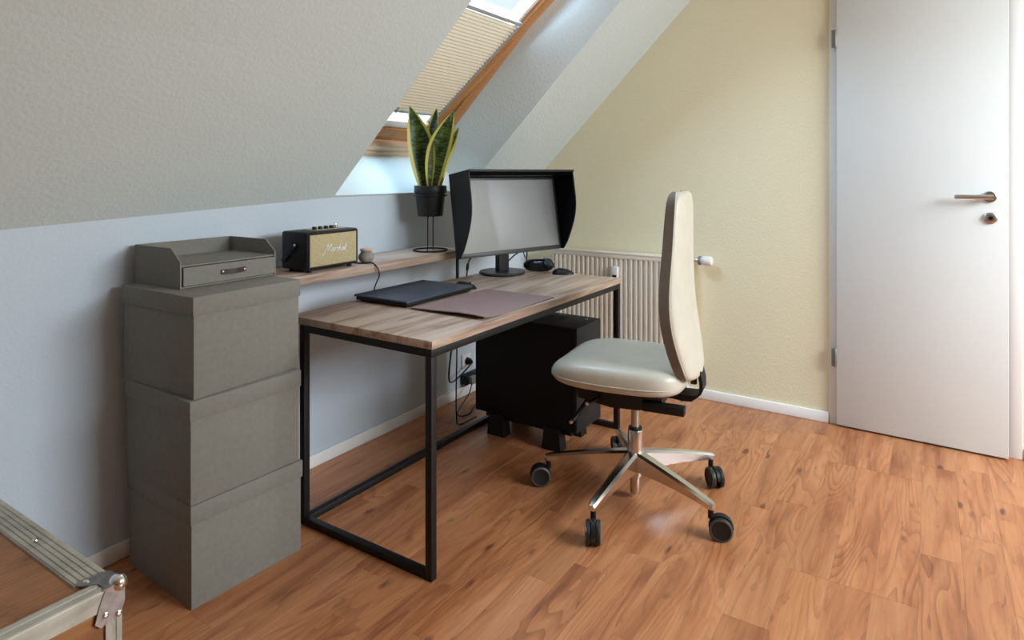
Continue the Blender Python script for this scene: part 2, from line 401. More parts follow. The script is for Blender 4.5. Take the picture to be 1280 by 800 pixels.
# ================================================================== ROOM
L_FAR = 2.114
XB, YR = -4.30, -5.20            # wall behind the camera, far side of the attic
CEIL = 2.45
KZ = 1.17                        # crease between knee wall and slope
R2 = math.sqrt(0.5)
def sl(x, s, n):                 # slope coordinates -> world (s up the slope, n outward)
    return (x, -s*R2 + n*R2, KZ + s*R2 + n*R2)
def crease(x):                   # hand-plastered crease sinks towards the left
    return -0.056*max(0.0, (0.45-x))/1.25 if x > -1.2 else -0.074

# floor: base slab + every laminate strip as a plank of its own
flr = struct(obj('floor', box(XB, L_FAR+0.12, YR, 0.15, -0.06, -0.012), M['subfloor']))
PITCH = 0.1185
def plank_mesh(length, width, name='plank'):
    bm = bmesh.new(); e = 0.0006; g = 0.00015
    x0, x1, y0, y1 = g, length-g, g, width-g
    lo = [bm.verts.new((x, y, -0.011)) for x, y in ((x0, y0), (x1, y0), (x1, y1), (x0, y1))]
    mid = [bm.verts.new((x, y, -0.0003)) for x, y in ((x0, y0), (x1, y0), (x1, y1), (x0, y1))]
    top = [bm.verts.new((x, y, 0.0)) for x, y in ((x0+e, y0+e), (x1-e, y0+e), (x1-e, y1-e), (x0+e, y1-e))]
    for A, B in ((lo, mid), (mid, top)):
        for k in range(4): bm.faces.new((A[k], A[(k+1) % 4], B[(k+1) % 4], B[k]))
    bm.faces.new(top)
    me = bpy.data.meshes.new(name); bmesh.ops.recalc_face_normals(bm, faces=bm.faces[:]); bm.to_mesh(me); bm.free(); me.materials.append(M['floor']); return me
PL = {}; rear = bmesh.new()
y = -1.871 + PITCH*15; row = 0
joint_hint = {0: 0.69, 1: 0.70, -1: 1.41}
ybase = -1.871
k0 = 15
for k in range(15, -34, -1):
    ya = ybase + PITCH*k; yb = ya + PITCH
    if ya > -0.002: continue
    yb = min(yb, -0.001)
    if yb < YR: break
    ln = (0.62, 0.78, 0.93)
    st = {15: 0.3}.get(k, rng.uniform(0.05, 0.9))
    if k in (-1, -2, -3): st = 0.695 - (0.93)*2 + 0.0
    if k == 0: st = 1.41 - 0.78*3
    x = st - 0.93*7
    first = True
    while x < L_FAR-0.003:
        if k in (-1, -2, -3) : l = 0.93
        elif k == 0: l = 0.78
        else: l = rng.choice(ln)
        a, b = max(x, XB+0.01), min(x+l, L_FAR-0.003)
        if b-a > 0.02 and b < -1.35:
            bx(rear, a+0.00015, b-0.00015, ya+0.00015, yb-0.00015, -0.011, 0.0)
        elif b-a > 0.02:
            key = (round(b-a, 3), round(yb-ya, 4))
            if key not in PL: PL[key] = plank_mesh(*key)
            o = bpy.data.objects.new('plank', PL[key]); COL.objects.link(o); o.parent = flr
            o.location = (a, ya, 0)
        x += l

ro = obj('planks', rear, M['floor'], flr); ro['kind'] = 'stuff'

# knee wall (its top follows the crease and slants back under the slope)
bm = bmesh.new()
xs = [XB, -1.2, -0.8, -0.4, 0.0, 0.45, L_FAR+0.12]
loft(bm, [[(x, 0, -0.012), (x, 0.19, -0.012), (x, 0.19, KZ+0.19), (x, 0, KZ+crease(x))] for x in xs])
struct(obj('wall_left', bm, M['knee']))

# roof slope with its window opening and splayed reveal
OX0, OX1, OS0, OS1 = 0.45, 1.43, 0.012, 1.46         # opening on the room side
IX0, IX1, IS0, IS1, DEP = 0.46, 1.30, 0.036, 1.40, 0.25
SMAX = (CEIL-KZ)/R2
bm = bmesh.new()
xsl = [XB, -1.2, -0.8, -0.4, 0.0, OX0, OX1, L_FAR+0.12]
ssl = [0.0, OS0, 0.35, 0.7, OS1, SMAX+0.05]
grid = {}
for i, x in enumerate(xsl):
    for j, s in enumerate(ssl):
        p = V(sl(x, s, 0)); p.z += crease(x)*max(0, 1-s/0.9)
        grid[i, j] = bm.verts.new(p)
io, jo = xsl.index(OX0), 1
for i in range(len(xsl)-1):
    for j in range(len(ssl)-1):
        if i == io and 1 <= j <= 3: continue
        bm.faces.new((grid[i, j], grid[i+1, j], grid[i+1, j+1], grid[i, j+1]))
# reveal lining
inn = {}
for (i, x) in ((io, IX0), (io+1, IX1)):
    for j in (1, 2, 3, 4):
        s = {1: IS0, 2: 0.35, 3: 0.7, 4: IS1}[j]
        inn[i, j] = bm.verts.new(sl(x, s, DEP))
for j in (1, 2, 3):
    bm.faces.new((grid[io, j], grid[io, j+1], inn[io, j+1], inn[io, j]))
    bm.faces.new((grid[io+1, j], inn[io+1, j], inn[io+1, j+1], grid[io+1, j+1]))
bm.faces.new((grid[io, 1], inn[io, 1], inn[io+1, 1], grid[io+1, 1]))
bm.faces.new((grid[io, 4], grid[io+1, 4], inn[io+1, 4], inn[io, 4]))
# outer skin
B = [[bm.verts.new(sl(x, s, DEP)) for s in (0.0, SMAX+0.05)] for x in (XB, L_FAR+0.12)]
bm.faces.new((B[0][0], B[0][1], inn[io, 4], inn[io, 3], inn[io, 2], inn[io, 1]))
bm.faces.new((B[1][0], inn[io+1, 1], inn[io+1, 2], inn[io+1, 3], inn[io+1, 4], B[1][1]))
bm.faces.new((B[0][0], inn[io, 1], inn[io+1, 1], B[1][0]))
bm.faces.new((B[0][1], B[1][1], inn[io+1, 4], inn[io, 4]))
n_ = len(xsl)-1; m_ = len(ssl)-1
bm.faces.new([grid[0, j] for j in range(m_+1)] + [B[0][1], B[0][0]])
bm.faces.new([grid[n_, j] for j in range(m_, -1, -1)] + [B[1][0], B[1][1]])
bm.faces.new([grid[i, 0] for i in range(n_, -1, -1)] + [B[0][0], B[1][0]])
bm.faces.new([grid[i, m_] for i in range(n_+1)] + [B[1][1], B[0][1]])
struct(obj('ceiling', bm, M['slope']), 'sloping plastered attic ceiling over the desk')
# flat ceiling, opposite slope with its own window opening, remaining walls (out of frame)
yA = -(CEIL-KZ); yB_ = YR + (CEIL-KZ)
struct(obj('ceiling', box(XB, L_FAR+0.12, yB_-0.02, yA+0.02, CEIL, CEIL+0.12), M['ceil']), 'flat attic ceiling overhead')
def so(x, s, n): return (x, YR + s*R2 - n*R2, KZ + s*R2 + n*R2)
W2 = (-0.25, 2.0, 0.20, 1.60)
bm = bmesh.new()
def slab_so(x0, x1, s0, s1):
    vs = bx(bm, x0, x1, s0, s1, 0, 0.2)
    for v in vs: v.co = so(v.co.x, v.co.y, v.co.z)
slab_so(XB, W2[0], -0.2, SMAX+0.2); slab_so(W2[1], L_FAR+0.12, -0.2, SMAX+0.2); slab_so(W2[0], W2[1], -0.2, W2[2]); slab_so(W2[0], W2[1], W2[3], SMAX+0.2)
struct(obj('ceiling', bm, M['slope']), 'opposite sloping attic ceiling')
struct(obj('wall_right', box(XB, L_FAR+0.12, YR-0.15, YR, -0.012, KZ+0.02), M['plain']))
# wall behind the camera
bm = bmesh.new(); bx(bm, XB-0.15, XB, YR-0.15, 0.19, -0.012, CEIL+0.12)
struct(obj('wall_back', bm, M['plain']))

# far wall (gable) with a recess for the door
DY0, DY1, DH = -1.822, -2.600, 2.27
bm = bmesh.new()
X1 = L_FAR+0.14
prism(bm, [(0.0, -0.012), (DY0, -0.012), (DY0, CEIL+0.1), (yA-0.02, CEIL+0.1), (0.0, KZ+0.10)], 0, L_FAR, X1)
bx(bm, L_FAR, X1, DY1, DY0, DH, CEIL+0.1)
bx(bm, L_FAR, X1, YR, DY1, -0.012, CEIL+0.1)
bx(bm, L_FAR+0.07, X1, DY1, DY0, -0.012, DH)
struct(obj('wall_far', bm, M['far']))

# skirting
def skirt(name, x0, x1, y0, y1, h=0.055):
    bm = bmesh.new(); bx(bm, x0, x1, y0, y1, 0.0, h, 0.004); return struct(obj(name, bm, M['trim'], smooth=35))
skirt('baseboard_left', XB, L_FAR-0.002, -0.014, -0.0005)
skirt('baseboard_far', L_FAR-0.015, L_FAR-0.0005, DY0+0.004, -0.016)
skirt('baseboard_right', L_FAR-0.015, L_FAR-0.0005, YR+0.02, DY1-0.012)

# door frame, leaf, fittings
bm = bmesh.new()
XF = L_FAR-0.010
bx(bm, XF, L_FAR+0.069, DY0-0.050, DY0, 0, DH, 0.003)           # hinge-side jamb and casing
bx(bm, XF, L_FAR+0.069, DY1, DY1+0.055, 0, DH, 0.003)
bx(bm, XF, L_FAR+0.069, DY1+0.055, DY0-0.050, DH-0.055, DH, 0.003)
struct(obj('trim_1', bm, M['trim'], smooth=35), 'white door frame')
door = struct(bpy.data.objects.new('door_1', None), 'white flush door, hinged on its left edge'); COL.objects.link(door)
door.location = (L_FAR-0.014, DY0-0.036, 0); door.rotation_euler = (0, 0, math.radians(-1.9))
DW = 0.690
obj('door_leaf', box(-0.022, 0.002, -DW, 0, 0.009, 2.23, 0.003), M['door'], door, smooth=35)
for z in (0.345, 1.96):
    bm = bmesh.new(); lathe(bm, [(0.0, z-0.047), (0.0055, z-0.046), (0.0075, z-0.043), (0.0075, z-0.003), (0.006, z-0.002), (0.0075, z-0.001), (0.0075, z+0.043), (0.0055, z+0.046), (0, z+0.047)], 12, cx=-0.020, cy=0.006)
    bx(bm, -0.0245, -0.013, 0.003, 0.023, z-0.044, z+0.044, 0.0015)
    obj('hinge', bm, M['hinge'], door, smooth=40)
MY = Matrix.Rotation(-PI/2, 4, 'Y')       # z axis -> -x (towards the room)
def at(x, y_, z): return Matrix.Translation((x, y_, z)) @ MY
HY, HZ = -0.623, 1.172
bm = bmesh.new(); lathe(bm, [(0, 0), (0.026, 0), (0.026, 0.006), (0.023, 0.009), (0.012, 0.009), (0.0105, 0.012), (0.0105, 0.045), (0, 0.045)], 24, at(-0.022, HY, HZ))
obj('door_handle_rose', bm, M['steel'], door, smooth=40)
bm = bmesh.new(); tube(bm, [(-0.062, HY-0.012, HZ), (-0.064, HY+0.02, HZ), (-0.064, HY+0.128, HZ), (-0.0635, HY+0.132, HZ)], [0.011, 0.0105, 0.010, 0.008], 14)
obj('door_handle', bm, M['steel'], door, smooth=40)
bm = bmesh.new(); lathe(bm, [(0, 0), (0.026, 0), (0.026, 0.006), (0.022, 0.009), (0.010, 0.009), (0.010, 0.004), (0, 0.004)], 24, at(-0.022, HY-0.002, HZ-0.095))
kr = obj('keyhole_rose', bm, M['steel'], door, smooth=40)
bm = bmesh.new(); lathe(bm, [(0, 0.0045), (0.0085, 0.0045), (0.0085, 0.0105), (0, 0.0105)], 16, at(-0.022, HY-0.002, HZ-0.095)); bx(bm, -0.034, -0.031, HY-0.0035, HY-0.0005, HZ-0.103, HZ-0.090)
obj('lock_cylinder', bm, M['black'], kr, smooth=40)

# roof window over the desk
win = struct(bpy.data.objects.new('window_1', None), 'pine roof window standing slightly open'); COL.objects.link(win)
def slab(bm, x0, x1, s0, s1, n0, n1, bev=0.003, tilt=None):
    vs = bx(bm, x0, x1, s0, s1, n0, n1, bev)
    for v in vs:
        x, s, n = v.co
        if tilt:
            a, sp, npv = tilt
            ds, dn = s-sp, n-npv
            s = sp + ds*math.cos(a) + dn*math.sin(a); n = npv - ds*math.sin(a) + dn*math.cos(a)
        v.co = sl(x, s, n)
    return bm
def part(name, m, *a, parent=None, **k):
    return obj(name, slab(bmesh.new(), *a, **k), m, parent or win, smooth=35)
FW = 0.078
part('frame_stile', M['pine'], IX0-0.003, IX0+FW, IS0-0.003, IS1+0.003, DEP-0.004, DEP+0.09)
part('frame_stile', M['pine'], IX1-FW, IX1+0.003, IS0-0.003, IS1+0.003, DEP-0.004, DEP+0.09)
part('frame_rail', M['pine_lit'], IX0+FW, IX1-FW, IS0-0.003, IS0+0.026, DEP-0.004, DEP+0.09)
part('frame_rail', M['pine_lit'], IX0+FW, IX1-FW, IS0+0.0265, IS0+0.060, DEP+0.002, DEP+0.09)
part('frame_rail', M['pine'], IX0+FW, IX1-FW, IS1-0.06, IS1+0.003, DEP-0.004, DEP+0.09)
TILT = (math.radians(6.2), 0.72, 0.222)
SX0, SX1, SS0, SS1, SN0, SN1 = IX0+FW+0.004, IX1-FW-0.004, IS0+0.07, IS1-0.07, 0.222, 0.272
SW = 0.072
part('sash_stile', M['pine'], SX0, SX0+SW, SS0, SS1, SN0, SN1, tilt=TILT)
part('sash_stile', M['pine'], SX1-SW, SX1, SS0, SS1, SN0, SN1, tilt=TILT)
part('sash_rail', M['pine'], SX0+SW, SX1-SW, SS0, SS0+0.085, SN0, SN1, tilt=TILT)
part('sash_rail', M['pine'], SX0+SW, SX1-SW, SS1-0.085, SS1, SN0, SN1, tilt=TILT)
part('glazing_bead', M['bar_white'], SX0+SW, SX1-SW, SS0+0.086, SS0+0.135, SN0+0.012, SN1, tilt=TILT)
for xa, xb in ((SX0+SW, SX0+SW+0.028), (SX1-SW-0.028, SX1-SW)):
    part('glazing_bead', M['bar_white'], xa, xb, SS0+0.136, SS1-0.086, SN0+0.022, SN1, tilt=TILT)
part('pane', M['glass'], SX0+SW, SX1-SW, SS0+0.136, SS1-0.086, SN1-0.008, SN1-0.004, bev=0, tilt=TILT)
# pleated blind between the sash stiles
bl = thing('pleated_blind', 'beige pleated blind drawn over the middle of the roof window', 'blind')
BX0, BX1, BS0, BS1 = SX0+SW+0.0008, SX1-SW-0.0008, 0.315, 0.985
bm = bmesh.new(); NP = 34; prev = None
def tl(x, s, n):
    a, sp, npv = TILT; ds, dn = s-sp, n-npv
    return sl(x, sp+ds*math.cos(a)+dn*math.sin(a), npv-ds*math.sin(a)+dn*math.cos(a))
for i in range(NP*2+1):
    s = BS0 + 0.012 + (BS1-BS0-0.02)*i/(NP*2); n = SN0+0.004 + (0.009 if i % 2 else 0.0)
    cur = [bm.verts.new(tl(BX0+0.0095, s, n)), bm.verts.new(tl(BX1-0.0095, s, n))]
    if prev: bm.faces.new((prev[0], prev[1], cur[1], cur[0]))
    prev = cur
obj('pleated_fabric', bm, M['blind'], bl)
obj('top_rail', slab(bmesh.new(), BX0, BX1, BS1, BS1+0.020, SN0-0.004, SN0+0.018, tilt=TILT), M['blind_rail'], bl, smooth=35)
obj('bottom_rail', slab(bmesh.new(), BX0, BX1, BS0, BS0+0.012, SN0-0.002, SN0+0.018, tilt=TILT), M['blind_rail'], bl, smooth=35)
for xa in (BX0, BX1-0.008):
    obj('guide_rail', slab(bmesh.new(), xa, xa+0.008, BS0+0.013, BS1-0.001, SN0-0.002, SN0+0.018, tilt=TILT), M['blind_rail'], bl, smooth=35)
bm = bmesh.new(); xk = 0.80
vs = lathe(bm, [(0, 0), (0.006, 0), (0.004, 0.02), (0.005, 0.03), (0, 0.032)], 12)
for v in vs: v.co = V(tl(xk + v.co.x, BS0+0.008+v.co.z, SN0-0.008+v.co.y))
obj('pull_knob', bm, M['grey'], bl, smooth=40)
# simple roof window opposite (outside the frame)
w2 = struct(bpy.data.objects.new('window_2', None), 'roof window in the opposite slope'); COL.objects.link(w2)
for a in ((W2[0], W2[0]+0.07, W2[2], W2[3]), (W2[1]-0.07, W2[1], W2[2], W2[3]), (W2[0]+0.07, W2[1]-0.07, W2[2], W2[2]+0.07), (W2[0]+0.07, W2[1]-0.07, W2[3]-0.07, W2[3])):
    bm = bmesh.new(); vs = bx(bm, *a, 0.05, 0.15, 0.003)
    for v in vs: v.co = so(*v.co)
    obj('frame_rail', bm, M['pine'], w2)
bm = bmesh.new(); vs = bx(bm, W2[0]+0.07, W2[1]-0.07, W2[2]+0.07, W2[3]-0.07, 0.10, 0.104)
for v in vs: v.co = so(*v.co)
obj('pane', bm, M['glass'], w2)
# ================================================================== STORAGE BOXES
def storage_box(loc, rz, label, w_=0.385, d=0.400, h=0.305, lid=0.056):
    """origin: front-left bottom corner; x to the right, +y to the back"""
    t = thing('storage_box', label, 'box', loc, rz, 'taupe storage boxes in a stack')
    e = 0.0045
    bm = bmesh.new(); bx(bm, e, w_-e, e, d-e, 0, h-0.004, 0.0015); obj('box_body', bm, M['box'], t, smooth=35)
    bm = bmesh.new(); bx(bm, 0, w_, 0, d, h-lid, h, 0.002)
    bot = [f for f in bm.faces if f.normal.z < -0.9 and f.calc_area() > 0.05]
    obj('lid', bm, M['box'], t, smooth=35)
    return t
storage_box((-0.483, -0.453, 0.0005), math.radians(-2.6), 'taupe lidded storage box standing on the floor, lowest of the stack of three')
storage_box((-0.487, -0.456, 0.307), math.radians(-1.6), 'taupe lidded storage box in the middle of the stack of three')
storage_box((-0.475, -0.452, 0.613), math.radians(1.0), 'taupe lidded storage box on top of the stack, under the letter tray', h=0.302, w_=0.388)

# desk organizer with drawer
og = thing('desk_organizer', 'taupe desk tray with chamfered sides and one shallow drawer on the top box', 'organizer', (-0.425, -0.295, 0.9158), math.radians(0.5))
OW, OD, OH, T = 0.352, 0.268, 0.125, 0.005
def side_pts(): return [(0, 0), (OD, 0), (OD, OH), (0.052, OH), (0.0, OH-0.040)]
for x0 in (0, OW-T):
    bm = bmesh.new(); prism(bm, side_pts(), 0, x0, x0+T); obj('side_panel', bm, M['box'], og)
obj('back_panel', box(T, OW-T, OD-T, OD, 0, OH), M['box'], og)
obj('shelf_panel', box(T, OW-T, 0.004, OD-T, 0.068, 0.073), M['box'], og)
obj('base_panel', box(T, OW-T, 0.004, OD-T, 0, 0.005), M['box'], og)
dr = obj('drawer', box(T+0.004, OW-T-0.003, -0.004, OD-0.02, 0.0075, 0.0655, 0.001), M['box'], og)
bm = bmesh.new(); 
hp = [( -0.046, 0), (-0.036, -0.003), (-0.02, -0.010), (0.0, -0.012), (0.02, -0.010), (0.036, -0.003), (0.046, 0)]
cxh, zh = OW/2+0.005, 0.038
secs = []
for px_, py_ in hp:
    yy = -0.0045 + py_
    secs.append([(cxh+px_, yy, zh-0.008), (cxh+px_, yy, zh+0.008), (cxh+px_, yy-0.0022, zh+0.008), (cxh+px_, yy-0.0022, zh-0.008)])
loft(bm, secs); hd = obj('drawer_pull', bm, M['strap'], dr, smooth=50); hd['label'] = 'dark brown leather strap pull'
for s_ in (-0.040, 0.040):
    bm = bmesh.new(); lathe(bm, [(0.004, 0), (0.0035, 0.0015), (0, 0.002)], 10, Matrix.Translation((cxh+s_, -0.0085, zh)) @ Matrix.Rotation(PI/2, 4, 'X'))
    obj('rivet', bm, M['chrome'], dr, smooth=50)

# ================================================================== DESK
DKX0, DKX1, DKY0, DKY1, DKZ = 0.002, 1.460, -0.956, -0.268, 0.754
dk = thing('desk', 'long wooden desk on a black square-tube frame', 'desk', (0.73, -0.61, 0))
def dpart(name, bm, m, smooth=None):
    o = obj(name, bm, m, dk, smooth); o.location = (-0.73, 0.61, 0); return o
dpart('desktop', box(DKX0, DKX1, DKY0, DKY1, DKZ-0.026, DKZ, 0.0015), M['desk'], 35)
TB = 0.026
ax, bx_, ay, by = DKX0+0.002, DKX1-0.002, DKY0+0.004, -0.325
zt = DKZ-0.0265
for x0 in (ax, bx_-TB):
    for y0 in (ay, by-TB): dpart('leg', box(x0, x0+TB, y0, y0+TB, 0, zt-TB, 0.002), M['black_metal'], 35)
for y0 in (ay, by-TB): dpart('top_rail', box(ax, bx_, y0, y0+TB, zt-TB, zt, 0.002), M['black_metal'], 35)
for x0 in (ax, bx_-TB):
    dpart('end_rail', box(x0, x0+TB, ay+TB, by-TB, zt-TB, zt, 0.002), M['black_metal'], 35)
    dpart('floor_rail', box(x0, x0+TB, ay+TB, by-TB, 0.0005, TB, 0.002), M['black_metal'], 35)
dpart('floor_rail', box(ax+TB, bx_-TB, by-TB, by, 0.0005, TB, 0.002), M['black_metal'], 35)

# wall shelf behind the desk
SHZ = 0.893
sh = thing('wall_shelf', 'narrow wooden shelf along the wall behind the desk', 'shelf', (0.5, 0, SHZ))
o = obj('shelf_board', box(-0.055, 1.075, -0.278, -0.001, SHZ-0.036, SHZ, 0.0015), M['desk'], sh, 35); o.location = (-0.5, 0, -SHZ)
o = obj('support_post', box(0.998, 1.014, -0.277, -0.2685, DKZ+0.0003, SHZ-0.0365, 0.001), M['black_metal'], sh, 35); o.location = (-0.5, 0, -SHZ)
for xb in (0.25, 0.75):
    bm = bmesh.new(); prism(bm, [(-0.001, SHZ-0.0365), (-0.20, SHZ-0.0365), (-0.001, SHZ-0.06)], 0, xb, xb+0.004)
    o = obj('wall_bracket', bm, M['black_metal'], sh); o.location = (-0.5, 0, -SHZ)

# ================================================================== SPEAKER
sp = thing('speaker', 'black retro radio speaker with tan woven grille and cream script lettering', 'speaker', (0.092, -0.262, SHZ+0.0005), math.radians(2.0))
PW, PD, PH, FT = 0.272, 0.150, 0.158, 0.010
obj('cabinet', box(0, PW, 0.004, PD, FT, PH, 0.009, 3), M['black'], sp, 35)
bm = bmesh.new()
f0, f1, g0, g1, fr = 0.006, PW-0.006, FT+0.006, PH-0.006, 0.006
bx(bm, f0, f1, 0.0005, 0.006, g0, g0+fr, 0.001); bx(bm, f0, f1, 0.0005, 0.006, g1-fr, g1, 0.001)
bx(bm, f0, f0+fr, 0.0005, 0.006, g0+fr, g1-fr, 0.001); bx(bm, f1-fr, f1, 0.0005, 0.006, g0+fr, g1-fr, 0.001)
obj('front_frame', bm, M['black_matte'], sp, 35)
obj('grille_edge', box(f0+fr, f1-fr, 0.0026, 0.0038, g0+fr, g1-fr), M['brass'], sp)
gr = obj('grille', box(f0+fr+0.002, f1-fr-0.002, 0.0012, 0.0030, g0+fr+0.002, g1-fr-0.002, 0.0006), M['grille'], sp, 35); gr['label'] = 'tan woven grille cloth'
LET = {
 'M': (1.15, [[(-.25, -.35), (-.05, -.32), (.12, .0), (.45, 1.0), (.50, .5), (.55, .12), (.75, .6), (1.0, 1.0), (.98, .4), (1.0, .04), (1.12, .05)]]),
 'a': (.46, [[(.36, .38), (.18, .44), (.03, .22), (.10, .02), (.26, .08), (.37, .42), (.34, .10), (.46, .04)]]),
 'r': (.30, [[(0, .02), (.06, .44), (.06, .25), (.16, .40), (.28, .43)]]),
 's': (.33, [[(.28, .38), (.14, .44), (.07, .32), (.22, .18), (.18, .03), (.0, .05)]]),
 'h': (.42, [[(0, 0), (.14, .98), (.05, .12), (.18, .40), (.29, .36), (.29, .06), (.40, .04)]]),
 'l': (.21, [[(0, .05), (.14, .95), (.06, .12), (.20, .04)]])}
bm = bmesh.new(); cx_ = 0.080; ux, uz = 0.0335, 0.030
for ch in 'Marshall':
    wd, strokes = LET[ch]
    for st_ in strokes:
        pts = [(cx_ + (a + b*0.25)*ux, -0.0005, 0.074 + b*uz) for a, b in st_]
        tube(bm, spline(pts, 4), 0.0017, 6)
    cx_ += wd*ux
lg = obj('script_lettering', bm, M['logo'], sp, 60); lg['label'] = 'cream script lettering'
obj('control_plate', box(0.085, PW-0.03, 0.045, 0.115, PH-0.001, PH+0.0012, 0.0005), M['brass'], sp, 35)
for i, xk in enumerate((0.105, 0.135, 0.165, 0.195)):
    bm = bmesh.new(); lathe(bm, [(0.009, PH+0.0013), (0.009, PH+0.010), (0.0075, PH+0.0125), (0, PH+0.0125)], 16, cx=xk, cy=0.080)
    kb = obj('knob', bm, M['black'], sp, 40)
    bm = bmesh.new(); lathe(bm, [(0, PH+0.0126), (0.0068, PH+0.0126), (0.006, PH+0.0136), (0, PH+0.0136)], 16, cx=xk, cy=0.080); obj('knob_cap', bm, M['chrome'], kb, 40)
bm = bmesh.new(); bx(bm, 0.213, 0.223, 0.072, 0.088, PH+0.0013, PH+0.018, 0.001); obj('toggle_switch', bm, M['chrome'], sp, 35)
for xk in (0.03, PW-0.03):
    for yk in (0.025, PD-0.025):
        bm = bmesh.new(); lathe(bm, [(0.010, 0), (0.010, FT+0.0005)], 12, cx=xk, cy=yk); obj('foot', bm, M['black'], sp, 40)
# side strap with its stud
bm = bmesh.new(); secs = []
for yy, zz, xo in ((0.060, 0.112, -0.002), (0.072, 0.100, -0.006), (0.095, 0.075, -0.010), (0.118, 0.055, -0.008), (0.138, 0.040, -0.003)):
    secs.append([(xo, yy-0.006, zz-0.005), (xo, yy+0.006, zz+0.005), (xo-0.003, yy+0.006, zz+0.005), (xo-0.003, yy-0.006, zz-0.005)])
loft(bm, secs); obj('carry_strap', bm, M['black'], sp, 50)
bm = bmesh.new(); lathe(bm, [(0.006, 0), (0.006, 0.003), (0.003, 0.005), (0, 0.005)], 12, Matrix.Translation((-0.004, 0.066, 0.106)) @ MY); obj('strap_stud', bm, M['chrome'], sp, 50)
# its cable
bm = bmesh.new(); tube(bm, spline([(0.300, -0.098, SHZ+0.02), (0.335, -0.095, SHZ+0.0032), (0.375, -0.15, SHZ+0.0032), (0.408, -0.235, SHZ+0.0035), (0.425, -0.272, SHZ+0.004), (0.437, -0.290, SHZ-0.02), (0.443, -0.292, SHZ-0.05), (0.446, -0.274, DKZ+0.06), (0.449, -0.256, DKZ+0.022), (0.450, -0.250, DKZ-0.06)], 6), 0.0028, 8)
tag(obj('speaker_cable', bm, M['cable'], smooth=60), 'thin black cable dropping over the shelf edge between speaker and laptop', 'cable')
# little jar
jr = thing('jar', 'small grey stoneware jar with a pinkish flat lid on the shelf', 'jar', (0.452, -0.205, SHZ+0.0003))
bm = bmesh.new(); lathe(bm, [(0, 0), (0.020, 0), (0.029, 0.008), (0.034, 0.020), (0.032, 0.032), (0.024, 0.042), (0.022, 0.046), (0, 0.046)], 24); obj('jar_body', bm, M['jar'], jr, 50)
bm = bmesh.new(); lathe(bm, [(0.020, 0.0462), (0.026, 0.049), (0.027, 0.055), (0.024, 0.059), (0.010, 0.060), (0, 0.060)], 24); obj('lid', bm, M['cork'], jr, 50)

# ================================================================== PLANT ON ITS STAND
PX, PY = 0.920, -0.170
RT = V((0.5466, -0.8374, 0)); FWD = V((0.8374, 0.5466, 0))
ps = thing('plant_stand', 'thin black wire plant stand with ring foot on the shelf', 'plant stand', (PX, PY, SHZ+0.0003))
def ring(bm, r, z, rad, n=36): tube(bm, [(r*math.cos(2*PI*k/n), r*math.sin(2*PI*k/n), z) for k in range(n)], rad, 8, closed=True)
RP = 0.078
bm = bmesh.new(); ring(bm, 0.083, 0.0042, 0.004); obj('foot_ring', bm, M['black_metal'], ps, 60)
bm = bmesh.new(); ring(bm, RP+0.0045, 0.275, 0.0035); obj('holder_ring', bm, M['black_metal'], ps, 60)
zb = 0.166
# two uprights close together carry a cross under the pot that rises to the ring
for sgn in (-1, 1):
    bm = bmesh.new(); u = RT*(0.013*sgn); f_ = FWD*sgn
    P3 = lambda v, z_: (v.x, v.y, z_)
    tube(bm, [P3(f_*0.083, 0.0045), P3(f_*0.035+u, 0.0055), P3(f_*0.006+u, 0.007), P3(u, 0.014), P3(u, zb-0.004), P3(f_*0.012+u, zb+0.002), P3(f_*0.072, zb+0.0032), P3(f_*0.0825, zb+0.009), P3(f_*0.0825, 0.275)], 0.0026, 8)
    obj('upright', bm, M['black_metal'], ps, 60)
pl = thing('snake_plant', 'snake plant with yellow-edged leaves in a black pot on a wire stand', 'plant', (PX, PY, SHZ+zb+0.0075))
bm = bmesh.new(); lathe(bm, [(0, 0), (0.060, 0), (0.0625, 0.004), (0.0745, 0.112), (0.079, 0.114), (0.081, 0.119), (0.081, 0.148), (0.079, 0.151), (0.076, 0.150), (0.073, 0.135), (0, 0.135)], 36)
o = obj('pot', bm, M['pot'], pl, 35)
bm = bmesh.new(); lathe(bm, [(0, 0.1353), (0.0725, 0.1353), (0.070, 0.140), (0.03, 0.143), (0, 0.142)], 24); obj('soil', bm, M['soil'], pl, 60)
RT = V((0.5466, -0.8374, 0)); FWD = V((0.8374, 0.5466, 0))
